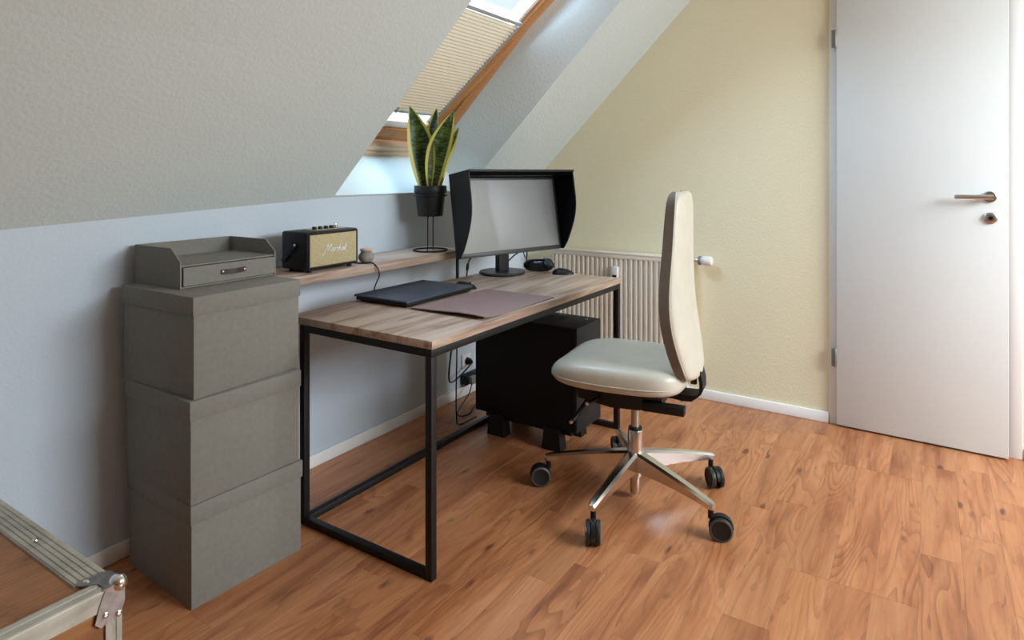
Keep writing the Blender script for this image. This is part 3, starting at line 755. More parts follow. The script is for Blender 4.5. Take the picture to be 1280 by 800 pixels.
def leaf(base, tip, wmax, face_deg, bow=0.02, tmax=0.45):
    """broad blade from base to tip; face_deg turns its flat side"""
    bm = bmesh.new(); uvl = bm.loops.layers.uv.new('UVMap'); N_ = 22; U = 6; rows = []; 
    base = V(base); tip = V(tip); up = (tip-base).normalized(); a = math.radians(face_deg)
    wd = (RT*math.cos(a) + FWD*math.sin(a)); wd = (wd - up*wd.dot(up)).normalized(); nrm = wd.cross(up)
    bend = (RT*(1 if (tip-base).dot(RT) > 0 else -1))
    for i in range(N_+1):
        t = i/N_
        if t < tmax: w_ = 0.50 + 0.50*math.sin(PI/2*t/tmax)
        else:
            q = (t-tmax)/(1-tmax); w_ = max(0.0, 1 - q**1.9)
        if i == N_: w_ = 0.02
        c = base.lerp(tip, t) + bend*(-bow*math.sin(PI*t)) 
        tw = 0.25*math.sin(2.2*t+face_deg)
        d = wd*math.cos(tw) + nrm*math.sin(tw); nn = nrm*math.cos(tw) - wd*math.sin(tw)
        rowv = []
        for k in range(U+1):
            u = k/U*2-1
            wav = 0.004*math.sin(9*t+2*u+face_deg)
            rowv.append((c + d*(u*w_*wmax/2) + nn*((u*u)*w_*wmax*0.20 + wav*abs(u)), (k/U, t)))
        rows.append(rowv)
    th = 0.0032
    def sheet(off, flip):
        vs = [[bm.verts.new(p + nrm*off) for p, _ in r] for r in rows]
        for i in range(N_):
            for k in range(U):
                q = [(i, k), (i, k+1), (i+1, k+1), (i+1, k)]
                if flip: q.reverse()
                f = bm.faces.new([vs[i_][k_] for i_, k_ in q])
                for lp, (i_, k_) in zip(f.loops, q): lp[uvl].uv = rows[i_][k_][1]
        return vs
    A = sheet(-th/2, False); Bv = sheet(th/2, True)
    edge = [(i, 0) for i in range(N_+1)] + [(N_, k) for k in range(1, U+1)] + [(i, U) for i in range(N_-1, -1, -1)] + [(0, k) for k in range(U-1, 0, -1)]
    for e0, e1 in zip(edge, edge[1:]+edge[:1]):
        f = bm.faces.new((A[e0[0]][e0[1]], A[e1[0]][e1[1]], Bv[e1[0]][e1[1]], Bv[e0[0]][e0[1]]))
        for lp in f.loops: lp[uvl].uv = (0.02, e0[0]/N_)
    return bm
def lp(r, f, z): return tuple(RT*r + FWD*f + V((0, 0, z)))
zs = 0.142
for args in (
    (lp(-0.018, -0.020, zs), lp(-0.102, -0.015, 0.545), 0.130, 8, 0.018, 0.46),
    (lp(0.006, 0.024, zs), lp(0.028, 0.030, 0.535), 0.105, -25, 0.004, 0.55),
    (lp(0.014, -0.028, zs), lp(0.120, -0.030, 0.525), 0.112, 20, 0.022, 0.48),
    (lp(0.034, 0.004, zs), lp(0.138, 0.020, 0.440), 0.075, 55, 0.020, 0.50),
    (lp(-0.012, 0.030, zs), lp(-0.028, 0.045, 0.420), 0.040, 30, 0.004, 0.5),
    (lp(0.000, 0.045, zs), lp(0.060, 0.060, 0.400), 0.060, 40, 0.004, 0.5)):
    obj('leaf', leaf(*args), M['leaf'], pl, 80)

# ================================================================== MONITOR WITH HOOD
MO = V((1.252, -0.376, DKZ))
mon = thing('monitor', 'large black monitor with a deep shading hood and round foot on the desk', 'monitor', MO, math.radians(-16.3))
mon.location.z = DKZ+0.0003
MW, MZ0, MZ1, MD = 0.690, 0.112, 0.506, 0.0
TLT = math.radians(9.0)
# panel local frame: x across, y away from the viewer, z up, tilted back about its bottom edge
MC = 0.006; YP = -0.085
PMX = Matrix.Translation((MC, YP, MZ0)) @ Matrix.Rotation(-TLT, 4, 'X')
HW, HH = MW/2, (MZ1-MZ0)
def mobj(name, bm, m, smooth=35, parent=mon, mtx=PMX):
    bmesh.ops.transform(bm, matrix=mtx, verts=bm.verts[:]); return obj(name, bm, m, parent, smooth)
bm = bmesh.new(); lathe(bm, [(0, 0), (0.118, 0), (0.120, 0.003), (0.120, 0.010), (0.116, 0.014), (0, 0.015)], 48); obj('stand_base', bm, M['bezel'], mon, 35)
bm = bmesh.new(); bx(bm, -0.034, 0.034, -0.018, 0.016, 0.0145, 0.34, 0.004); obj('stand_column', bm, M['bezel'], mon, 35)
mobj('rear_housing', box(-HW+0.03, HW-0.03, 0.012, 0.052, 0.03, HH-0.03, 0.012, 3), M['black'])
mobj('stand_mount', box(-0.06-MC, 0.06-MC, 0.052, 0.068, 0.12, 0.24, 0.004), M['black'])
bz = bmesh.new(); bw = 0.012
bx(bz, -HW, HW, -0.004, 0.012, 0, 0.022, 0.001); bx(bz, -HW, HW, -0.004, 0.012, HH-bw, HH, 0.001); bx(bz, -HW, -HW+bw, -0.004, 0.012, 0.022, HH-bw); bx(bz, HW-bw, HW, -0.004, 0.012, 0.022, HH-bw)
mobj('bezel', bz, M['bezel'])
mobj('screen', box(-HW+bw, HW-bw, -0.001, 0.010, 0.022, HH-bw), M['screen'])
# hood: two curved side wings and a roof
HDEP = 0.150
wing = [(0.012, 0.0), (-0.018, 0.0)]
for k in range(1, 13):
    t = k/12
    wing.append((-HDEP*(0.18+0.82*math.sin(PI/2*min(1, t/0.66))), (HH+0.012)*t))
wing.append((0.012, HH+0.012))
for sx in (-1, 1):
    xa = sx*(HW+0.0015); bm = bmesh.new(); prism(bm, wing, 0, xa, xa+sx*0.005); 
    wg = mobj('hood_wing', bm, M['tophat'])
    bm = bmesh.new(); inn_ = [(y_*0.985+0.001, z_*0.985+0.003) for y_, z_ in wing if True]
    prism(bm, [(min(y_, -0.0045), min(z_, HH-0.002)) for y_, z_ in inn_], 0, xa-sx*0.0022, xa-sx*0.0002); mobj('flock_lining', bm, M['flock'], parent=wg)
yF = -HDEP*1.0
bm = bmesh.new(); bx(bm, -HW-0.0065, HW+0.0065, yF-0.004, 0.014, HH+0.0125, HH+0.0185, 0.001); rf_ = mobj('hood_roof', bm, M['tophat'])
bm = bmesh.new(); bx(bm, -HW, HW, yF, -0.005, HH+0.009, HH+0.0122); mobj('flock_lining', bm, M['flock'], parent=rf_)
mobj('hood_spine', box(-HW, HW, -0.003, 0.013, HH+0.0003, HH+0.0088), M['flock'], parent=rf_)
bm = bmesh.new(); bx(bm, -HW-0.0065, HW+0.0065, yF-0.007, yF-0.0042, HH+0.0075, HH+0.0185, 0.001); mobj('hood_lip', bm, M['tophat'])
# monitor cables
def cable(name, pts, r, label, n=8):
    bm = bmesh.new(); tube(bm, spline(pts, n), r, 8); return tag(obj(name, bm, M['cable'], smooth=60), label, 'cable')
z = DKZ
cb = cable('monitor_cable', [(1.13, -0.285, 0.885), (1.115, -0.283, 0.86), (1.085, -0.281, 0.82), (1.068, -0.286, 0.775), (1.060, -0.290, DKZ+0.006)], 0.0042, 'black monitor cable with a thick plug hanging left of the monitor foot')
bm = bmesh.new(); tube(bm, [(1.083, -0.281, 0.818), (1.076, -0.283, 0.800), (1.070, -0.285, 0.784)], [0.007, 0.0085, 0.006], 10); obj('cable_plug', bm, M['black'], cb, 60)
cable('monitor_cable', [(1.30, -0.385, 0.815), (1.345, -0.395, 0.842), (1.392, -0.410, 0.862), (1.425, -0.415, 0.868), (1.432, -0.418, 0.85), (1.424, -0.42, 0.80), (1.420, -0.425, DKZ+0.006)], 0.0038, 'black cable arching from the monitor foot down to the desk end')

# gadgets at the desk end
ga = thing('desk_gadget', 'shiny black oval gadget with a round dial at the far desk end', 'gadget', (1.413, -0.505, DKZ+0.0004), math.radians(-62))
bm = bmesh.new(); secs = []
for i in range(13):
    t = -1+2*i/12; r = 0.034*max(0.10, (1-abs(t)**3.2))**0.5
    secs.append([(t*0.082, r*0.95*math.cos(a), 0.034+r*math.sin(a)) for a in [2*PI*k/16 for k in range(16)]])
loft(bm, secs); obj('case_body', bm, mat('gloss_black', (0.006, 0.006, 0.009), 0.18), ga, 60)
bm = bmesh.new(); lathe(bm, [(0, 0), (0.026, 0), (0.026, 0.010), (0.020, 0.016), (0, 0.017)], 20, Matrix.Translation((0.048, -0.020, 0.046)) @ Matrix.Rotation(math.radians(50), 4, 'X')); obj('dial', bm, M['black'], ga, 40)
bm = bmesh.new(); lathe(bm, [(0.0, 0), (0.013, 0), (0.013, 0.010), (0.010, 0.014), (0, 0.014)], 16, Matrix.Translation((0.035, 0.004, 0.060))); obj('button', bm, M['grey'], ga, 40)
cable('gadget_cable', [(1.395, -0.430, DKZ+0.070), (1.388, -0.42, 0.86), (1.383, -0.412, 0.872), (1.36, -0.40, 0.874)], 0.003, 'short black cable rising from the oval gadget behind the monitor')
def mouse(loc, rz, label):
    t = thing('computer_mouse', label, 'mouse', loc, rz, 'black computer mice')
    bm = bmesh.new(); secs = []
    for i in range(13):
        q = -1+2*i/12; r = max(0.12, (1-abs(q)**2.8))**0.5; hh = 0.030*r*(1-0.20*q); ww = 0.032*r
        secs.append([(q*0.055, ww*math.cos(a), max(0.0, hh*math.sin(a)) if math.sin(a) > 0 else 0.0) for a in [2*PI*k/16 for k in range(16)]])
    loft(bm, secs); obj('mouse_shell', bm, M['black'], t, 60)
    bm = bmesh.new(); lathe(bm, [(0, -0.004), (0.008, -0.004), (0.009, 0), (0.008, 0.004), (0, 0.004)], 16, Matrix.Translation((0.028, 0, 0.0235)) @ Matrix.Rotation(PI/2, 4, 'X')); obj('scroll_wheel', bm, M['chrome'], t, 40)
    bm = bmesh.new(); bx(bm, 0.004, 0.020, -0.004, 0.004, 0.0255, 0.0300, 0.001); obj('mouse_button', bm, M['grey'], t, 40)
    return t
mouse((1.405, -0.655, DKZ+0.0004), math.radians(-62), 'black computer mouse at the desk end in front of the oval gadget')
mouse((0.800, -0.478, DKZ+0.0004), math.radians(-84), 'black computer mouse half hidden behind the laptop corner')

# laptop
lt = thing('laptop', 'closed dark slate laptop lying on the desk', 'laptop', (0.320, -0.562, DKZ+0.0004), math.radians(0.5))
LW, LD = 0.432, 0.290
obj('base', box(0.006, LW-0.006, 0.006, LD-0.006, 0.005, 0.019, 0.004, 3), M['black'], lt, 35)
obj('lid', box(0, LW, 0, LD, 0.0195, 0.0275, 0.0025, 2), M['laptop'], lt, 35)
for xk in (0.05, LW-0.05):
    bm = bmesh.new(); bx(bm, xk-0.03, xk+0.03, 0.02, 0.03, 0, 0.0052, 0.001); obj('foot', bm, M['black'], lt, 35)
    bm = bmesh.new(); bx(bm, xk-0.03, xk+0.03, LD-0.035, LD-0.02, 0, 0.0052, 0.001); obj('foot', bm, M['black'], lt, 35)
bm = bmesh.new(); tube(bm, [(0.06, LD-0.001, 0.016), (LW-0.06, LD-0.001, 0.016)], 0.006, 10); obj('hinge_bar', bm, M['black'], lt, 60)

# felt desk mat with lifted left corner
bm = bmesh.new(); NX, NY = 26, 20; X0m, X1m, Y0m, Y1m = 0.322, 0.826, -0.928, -0.576
def mz(x, y_):
    u = max(0, 1-(x-X0m)/0.16); v = 1-abs((y_-(-0.84))/0.30)
    return 0.0004 + 0.013*u*u*max(0, min(1, v+0.1)) + 0.0006*math.sin(x*23)*math.sin(y_*17)**2
g = {}
for i in range(NX+1):
    for j in range(NY+1):
        x = X0m + (X1m-X0m)*i/NX; y_ = Y0m + (Y1m-Y0m)*j/NY
        for q, dz in ((0, 0), (1, 0.0035)):
            g[i, j, q] = bm.verts.new((x, y_, max(0.0003, mz(x, y_))+dz+DKZ))
for i in range(NX):
    for j in range(NY):
        bm.faces.new((g[i, j, 1], g[i+1, j, 1], g[i+1, j+1, 1], g[i, j+1, 1])); bm.faces.new((g[i, j, 0], g[i, j+1, 0], g[i+1, j+1, 0], g[i+1, j, 0]))
for i in range(NX):
    for j in (0, NY): bm.faces.new((g[i, j, 0], g[i+1, j, 0], g[i+1, j, 1], g[i, j, 1]))
for j in range(NY):
    for i in (0, NX): bm.faces.new((g[i, j, 0], g[i, j+1, 0], g[i, j+1, 1], g[i, j, 1]))
tag(obj('desk_mat', bm, M['felt'], smooth=40), 'mauve felt desk mat in front of the laptop, left edge lifting', 'desk mat')

# ================================================================== PC TOWER
pc = thing('computer_tower', 'tall black computer tower standing under the desk', 'computer', (1.175, -0.635, 0))
cx0, cx1, cy0, cy1, cz0, cz1 = -0.125, 0.125, -0.285, 0.285, 0.100, 0.577
obj('chassis', box(cx0+0.004, cx1-0.004, cy0+0.022, cy1, cz0, cz1-0.006, 0.002), M['pcblack'], pc, 35)
obj('side_panel', box(cx0, cx0+0.0038, cy0+0.022, cy1-0.004, cz0+0.004, cz1-0.008, 0.001), M['pcblack'], pc, 35)
obj('side_panel', box(cx1-0.0038, cx1, cy0+0.022, cy1-0.004, cz0+0.004, cz1-0.008, 0.001), M['pcblack'], pc, 35)
obj('front_panel', box(cx0, cx1, cy0, cy0+0.0215, cz0, cz1, 0.004), M['pcmesh'], pc, 35)
obj('top_panel', box(cx0, cx1, cy0+0.022, cy1, cz1-0.0058, cz1, 0.002), M['pcmesh'], pc, 35)
bm = bmesh.new()
for k in range(9): bx(bm, cx0+0.05+k*0.017, cx0+0.060+k*0.017, cy0+0.14, cy0+0.40, cz1-0.0005, cz1+0.0012, 0.0004)
obj('top_vent', bm, M['black_matte'], pc)
bm = bmesh.new(); lathe(bm, [(0, 0), (0.008, 0), (0.008, 0.002), (0, 0.003)], 16, Matrix.Translation((0.07, cy0+0.05, cz1))); obj('power_button', bm, M['grey'], pc, 40)
for sx in (-1, 1):
    for sy in (-1, 1):
        bm = bmesh.new(); fx, fy = sx*0.105, (sy*0.155 - 0.0)
        loft(bm, [[(fx+a*0.030*(1-q*0.15), fy+b*0.050*(1-q*0.2), cz0*(q)*0.999+0.0005) for a, b in ((-1, -1), (1, -1), (1, 1), (-1, 1))] for q in (0, 0.3, 1)])
        obj('foot', bm, M['black'], pc)
obj('foot_tray', box(cx0+0.03, cx1-0.03, -0.24, 0.24, cz0-0.03, cz0-0.001, 0.003), M['black'], pc, 35)

# cables and adapter beneath the desk
cable('desk_cable', [(0.965, -0.305, 0.700), (0.968, -0.300, 0.55), (0.985, -0.285, 0.35), (1.0, -0.27, 0.20), (1.02, -0.255, 0.06), (1.04, -0.25, 0.008), (1.085, -0.265, 0.006), (1.13, -0.30, 0.0285)], 0.0035, 'black cable hanging under the desk and curling on the floor')
cable('desk_cable', [(1.045, -0.285, 0.72), (1.050, -0.245, 0.58), (1.055, -0.21, 0.44), (1.075, -0.17, 0.30), (1.13, -0.12, 0.19), (1.21, -0.08, 0.145), (1.33, -0.055, 0.155), (1.43, -0.052, 0.193)], 0.0045, 'thick black cable looping under the desk to the wall socket')
cable('floor_cable', [(1.42, -0.06, 0.12), (1.36, -0.085, 0.05), (1.24, -0.12, 0.02), (1.15, -0.16, 0.008), (1.14, -0.20, 0.006), (1.20, -0.205, 0.006), (1.30, -0.165, 0.008), (1.38, -0.16, 0.006), (1.48, -0.22, 0.006)], 0.0035, 'black cable coiled on the floor beside the computer tower')
so_ = thing('wall_socket', 'white wall socket with a black plug low on the wall behind the desk', 'socket', (1.43, -0.0005, 0.195))
bm = bmesh.new(); bx(bm, -0.04, 0.04, -0.012, 0, -0.04, 0.04, 0.004); obj('cover_plate', bm, M['white'], so_, 35)
bm = bmesh.new(); lathe(bm, [(0, 0), (0.021, 0), (0.019, 0.02), (0.008, 0.036), (0, 0.036)], 20, Matrix.Translation((0, -0.0123, 0)) @ Matrix.Rotation(PI/2, 4, 'X')); obj('plug', bm, M['black'], so_, 40)
pa = thing('power_strip', 'dark power strip fixed above the skirting behind the tower', 'power strip', (1.47, -0.0005, 0.098))
bm = bmesh.new(); bx(bm, -0.09, 0.09, -0.045, 0, -0.028, 0.028, 0.006); obj('strip_body', bm, M['black'], pa, 35)
bm = bmesh.new(); bx(bm, -0.075, -0.025, -0.075, -0.0455, -0.022, 0.022, 0.005); obj('plug', bm, M['grey'], pa, 35)

# ================================================================== RADIATOR
rd = thing('radiator', 'cream ribbed panel radiator on the yellow wall behind the desk', 'radiator', (2.05, -0.71, 0.2))
RY0, RY1, RZ0, RZ1, RXF, RXB = -1.118, -0.255, 0.205, 0.805, 2.010, 2.090
def rpart(name, bm, m, smooth=None, parent=None):
    o = obj(name, bm, m, parent or rd, smooth)
    if parent is None: o.location = (-2.05, 0.71, -0.2)
    return o
bm = bmesh.new(); nr = 27; pts = []
pit = (RY1-RY0-0.02)/nr; prof = [(RXF+0.012, RY0)]
for k in range(nr):
    y0 = RY0+0.01+pit*k
    prof += [(RXF+0.010, y0), (RXF+0.010, y0+pit*0.30), (RXF, y0+pit*0.48), (RXF, y0+pit*0.86), (RXF+0.010, y0+pit*1.0)]
prof += [(RXF+0.012, RY1), (RXF+0.022, RY1), (RXF+0.022, RY0)]
prism(bm, prof, 2, RZ0+0.03, RZ1-0.035)
rpart('ribbed_panel', bm, M['rad'])
rpart('panel_edge', box(RXF-0.001, RXF+0.022, RY0, RY1, RZ1-0.035, RZ1-0.012, 0.003), M['rad'], 35)
rpart('panel_edge', box(RXF-0.001, RXF+0.022, RY0, RY1, RZ0, RZ0+0.03, 0.003), M['rad'], 35)
rpart('back_panel', box(RXB-0.015, RXB, RY0, RY1, RZ0, RZ1-0.012, 0.003), M['rad'], 35)
rpart('top_cover', box(RXF-0.003, RXB+0.003, RY0-0.004, RY1+0.004, RZ1-0.0115, RZ1, 0.003), M['rad'], 35)
for y0 in (RY0-0.004, RY1-0.004): rpart('side_cover', box(RXF+0.003, RXB-0.001, y0, y0+0.008, RZ0+0.01, RZ1-0.012, 0.002), M['rad'], 35)
mt = rpart('heat_meter', box(RXF-0.026, RXF-0.0005, -0.705, -0.665, 0.640, 0.725, 0.005), M['white'], 35); mt['label'] = 'white clip-on heat meter'
o = obj('meter_display', box(RXF-0.0285, RXF-0.0262, -0.698, -0.672, 0.655, 0.676, 0.001), M['black'], mt)
bm = bmesh.new(); MYV = Matrix.Rotation(PI/2, 4, 'X')   # z -> -y
lathe(bm, [(0, 0), (0.021, 0), (0.024, 0.006), (0.024, 0.022), (0.022, 0.024), (0.026, 0.028), (0.0265, 0.066), (0.022, 0.074), (0, 0.076)], 24, Matrix.Translation((2.052, -1.166, 0.790)) @ MYV)
vh = rpart('thermostat_valve', bm, M['white'], 35); vh['label'] = 'white thermostat head'
bm = bmesh.new(); lathe(bm, [(0, 0), (0.0225, 0), (0.0255, 0.003), (0.0255, 0.018), (0.0225, 0.0205), (0.0, 0.0205)], 24, Matrix.Translation((2.052, -1.1645, 0.790)) @ MYV); o = obj('valve_collar', bm, M['grey'], vh, 35)
bm = bmesh.new(); tube(bm, [(2.052, RY0-0.0041, 0.790), (2.052, -1.1655, 0.790)], 0.010, 14); rpart('valve_body', bm, M['steel'], 40)
for yk in (-1.045, -1.098):
    bm = bmesh.new(); tube(bm, [(2.055, yk, 0.02), (2.055, yk, RZ0+0.002)], 0.008, 12); rpart('pipe', bm, M['white'], 60)
    bm = bmesh.new(); lathe(bm, [(0.024, 0.0003), (0.024, 0.006), (0.014, 0.012), (0.0115, 0.06), (0.0085, 0.064)], 20, cx=2.055, cy=yk); rpart('floor_rosette', bm, M['white'], 40)

# ================================================================== OFFICE CHAIR
CH = math.radians(8)
ch = thing('office_chair', 'beige leather swivel office chair on a five-star aluminium base', 'chair', (0.853, -1.280, 0), CH)
# seat cushion
def seat_bm():
    bm = bmesh.new(); secs = []; a_, b_ = 0.245, 0.258
    lv = [(-1.0, 0.80), (-0.97, 0.90), (-0.85, 0.96), (-0.60, 0.99), (-0.25, 1.0), (0.10, 1.0), (0.38, 0.993), (0.60, 0.975), (0.78, 0.94), (0.90, 0.89), (0.98, 0.80), (1.03, 0.62), (1.06, 0.38), (1.07, 0.12)]
    for h_, sc in lv:
        ring_ = []
        for k in range(56):
            c, s = sup(2*PI*k/56, 0.48)
            x = a_*sc*c*(1.0 - 0.06*(1 if s < 0 else 0)*abs(s)); y_ = b_*sc*s
            fr_ = max(0, (y_-0.05)/0.2)
            zc = 0.513 + h_*(0.050 if h_ > 0 else 0.040)
            if h_ > 0: zc -= 0.018*fr_**1.8; zc += 0.006*math.cos(PI*min(1, abs(x)/a_))*-1*h_
            else: zc += 0.012*fr_**1.6
            ring_.append((x, y_+0.045, zc))
        secs.append(ring_)
    loft(bm, secs); return bm
st = obj('seat', seat_bm(), M['leather'], ch, 70)
bm = bmesh.new(); pts = []
for k in range(56):
    c, s = sup(2*PI*k/56, 0.48); y_ = 0.2515*s; fr_ = max(0, (y_-0.05)/0.2)
    pts.append((0.2465*c*(1.0-0.06*(1 if s < 0 else 0)*abs(s)), y_+0.045, 0.503+0.006*fr_))
tube(bm, pts, 0.0028, 6, closed=True); obj('seam_piping', bm, M['leather'], st, 70)
# backrest: z, half width, centre y, thickness
BK = [(0.518, 0.085, -0.240, 0.026), (0.526, 0.125, -0.237, 0.040), (0.545, 0.158, -0.231, 0.052), (0.60, 0.190, -0.217, 0.062), (0.66, 0.210, -0.203, 0.068), (0.73, 0.222, -0.190, 0.070),
      (0.80, 0.220, -0.183, 0.069), (0.87, 0.207, -0.181, 0.066), (0.95, 0.188, -0.183, 0.062), (1.03, 0.170, -0.186, 0.058), (1.10, 0.156, -0.188, 0.055), (1.150, 0.146, -0.190, 0.052), (1.180, 0.134, -0.191, 0.047), (1.200, 0.114, -0.192, 0.038), (1.210, 0.085, -0.193, 0.024)]
def back_at(z):
    for i in range(len(BK)-1):
        A, B_ = BK[i], BK[i+1]
        if A[0]-1e-6 <= z <= B_[0]+1e-6:
            P = BK[max(i-1, 0)]; Q = BK[min(i+2, len(BK)-1)]; h = B_[0]-A[0]; t = (z-A[0])/h; out = [z]
            for c in (1, 2, 3):
                m0 = (B_[c]-P[c])/max(1e-6, B_[0]-P[0])*h; m1 = (Q[c]-A[c])/max(1e-6, Q[0]-A[0])*h
                out.append((2*t**3-3*t**2+1)*A[c] + (t**3-2*t**2+t)*m0 + (-2*t**3+3*t**2)*B_[c] + (t**3-t**2)*m1)
            return out
def back_ring(r, n=44, e=0.42, y0=-1, y1=1):
    z, hw, yc, th = r; out = []
    for k in range(n):
        c, s = sup(2*PI*k/n, e)
        out.append((hw*c, yc + th/2*s - 0.035*(c*c)*-0.55, z))
    return out
bm = bmesh.new(); secs = []
zz = [b[0] for b in BK]; fine = []
for a, b in zip(zz, zz[1:]): fine += [a + (b-a)*q/4 for q in range(4)]
fine.append(zz[-1])
loft(bm, [back_ring(back_at(z)) for z in fine])
bk = obj('backrest', bm, M['leather'], ch, 60)
# gusset band along the backrest edge, its side shade put into the dark colour
def gusset():
    bm = bmesh.new(); path = []
    for r in [back_at(z) for z in fine]: path.append(r)
    pts = [(-r[1], r) for r in path] + [(r[1], r) for r in reversed(path)]
    secs = []
    for sx, r in pts:
        z, hw, yc, th = r; y_ = yc + 0.019; sgn = -1 if sx < 0 else 1
        w2_ = min(0.30*th, 0.017)
        out = 0.0030
        secs.append([(sx+sgn*out, y_-w2_+0.006, z), (sx+sgn*out, y_+w2_+0.006, z), (sx-sgn*0.006, y_+w2_+0.006, z), (sx-sgn*0.006, y_-w2_+0.006, z)])
    loft(bm, secs[:len(path)]); loft(bm, secs[len(path):]); return bm
gs = obj('side_gusset', gusset(), M['gusset'], bk, 60); gs['label'] = 'taupe side band of the backrest, darkened as if in shade'
bm = bmesh.new()
for sgn in (-1, 1):
    tube(bm, [(sgn*(r[1]-0.001), r[2]+0.019-0.40*min(r[3], 0.06)*0.72+0.004, r[0]) for r in [back_at(z) for z in fine[2:-2]]], 0.0028, 6)
obj('seam_piping', bm, M['leather'], bk, 70)
# mechanism
bm = bmesh.new(); bx(bm, -0.17, 0.17, -0.13, 0.20, 0.452, 0.472, 0.004); obj('seat_plate', bm, M['black'], ch, 35)
bm = bmesh.new()
loft(bm, [[(-0.135, y_, z1), (0.135, y_, z1), (0.11, y_, z0), (-0.11, y_, z0)] for y_, z0, z1 in ((-0.13, 0.415, 0.451), (-0.04, 0.385, 0.451), (0.07, 0.380, 0.451), (0.20, 0.400, 0.451))])
obj('tilt_mechanism', bm, M['black'], ch, 35)
bm = bmesh.new(); bx(bm, -0.145, -0.105, -0.215, -0.06, 0.398, 0.430, 0.004); obj('adjuster_block', bm, M['black'], ch, 35)
# tension levers at the front
bm = bmesh.new(); tube(bm, [(-0.10, 0.10, 0.42), (-0.17, 0.12, 0.418), (-0.19, 0.13, 0.415)], 0.007, 10); lv_ = obj('lever', bm, M['black'], ch, 60)
bm = bmesh.new(); lathe(bm, [(0, 0), (0.007, 0.002), (0.007, 0.008), (0, 0.010)], 12, Matrix.Translation((-0.197, 0.132, 0.415)) @ Matrix.Rotation(-PI/2, 4, 'Y')); obj('lever_cap', bm, M['chrome'], lv_, 60)
bm = bmesh.new(); tube(bm, [(-0.08, 0.16, 0.40), (-0.15, 0.19, 0.345), (-0.17, 0.20, 0.33)], 0.009, 10); lv_ = obj('lever', bm, M['black'], ch, 60)
bm = bmesh.new(); lathe(bm, [(0, 0), (0.007, 0.002), (0.007, 0.008), (0, 0.010)], 12, Matrix.Translation((-0.178, 0.202, 0.328)) @ Matrix.Rotation(-PI/2, 4, 'Y')); obj('lever_cap', bm, M['chrome'], lv_, 60)
# backrest bracket: flat bar to the rear that turns up into the backrest
bm = bmesh.new(); secs = []
for y_, z_, ty, tz in [(-0.05, 0.440, 0, 1), (-0.16, 0.438, 0, 1), (-0.190, 0.434, 0.0, 1), (-0.228, 0.436, 0.3, 0.95), (-0.250, 0.447, 0.75, 0.7), (-0.259, 0.468, 1, 0.15), (-0.258, 0.50, 1, 0), (-0.245, 0.56, 1, -0.1)]:
    h_ = 0.006 if z_ > 0.46 else 0.012
    secs.append([(-0.045, y_+ty*h_, z_-tz*h_), (0.045, y_+ty*h_, z_-tz*h_), (0.045, y_-ty*h_, z_+tz*h_), (-0.045, y_-ty*h_, z_+tz*h_)])
loft(bm, secs); obj('back_bracket', bm, M['black'], ch, 40)
bm = bmesh.new(); lathe(bm, [(0, 0), (0.012, 0), (0.012, 0.04), (0.009, 0.045), (0, 0.045)], 16, Matrix.Translation((0, -0.225, 0.480))); obj('height_screw', bm, M['gusset'], ch, 40)
# column
bm = bmesh.new(); lathe(bm, [(0.016, 0.17), (0.016, 0.385)], 24); obj('gas_lift', bm, M['steel'], ch, 40)
bm = bmesh.new(); lathe(bm, [(0.0, 0.018), (0.018, 0.018), (0.0205, 0.022), (0.0205, 0.09), (0.030, 0.092), (0.031, 0.15), (0.029, 0.265), (0.027, 0.270), (0, 0.270)], 28); obj('base_hub', bm, M['alu'], ch, 35)
bm = bmesh.new(); lathe(bm, [(0.0165, 0.2705), (0.026, 0.2705), (0.026, 0.279), (0.0165, 0.281)], 24); obj('hub_ring', bm, M['black'], ch, 35)
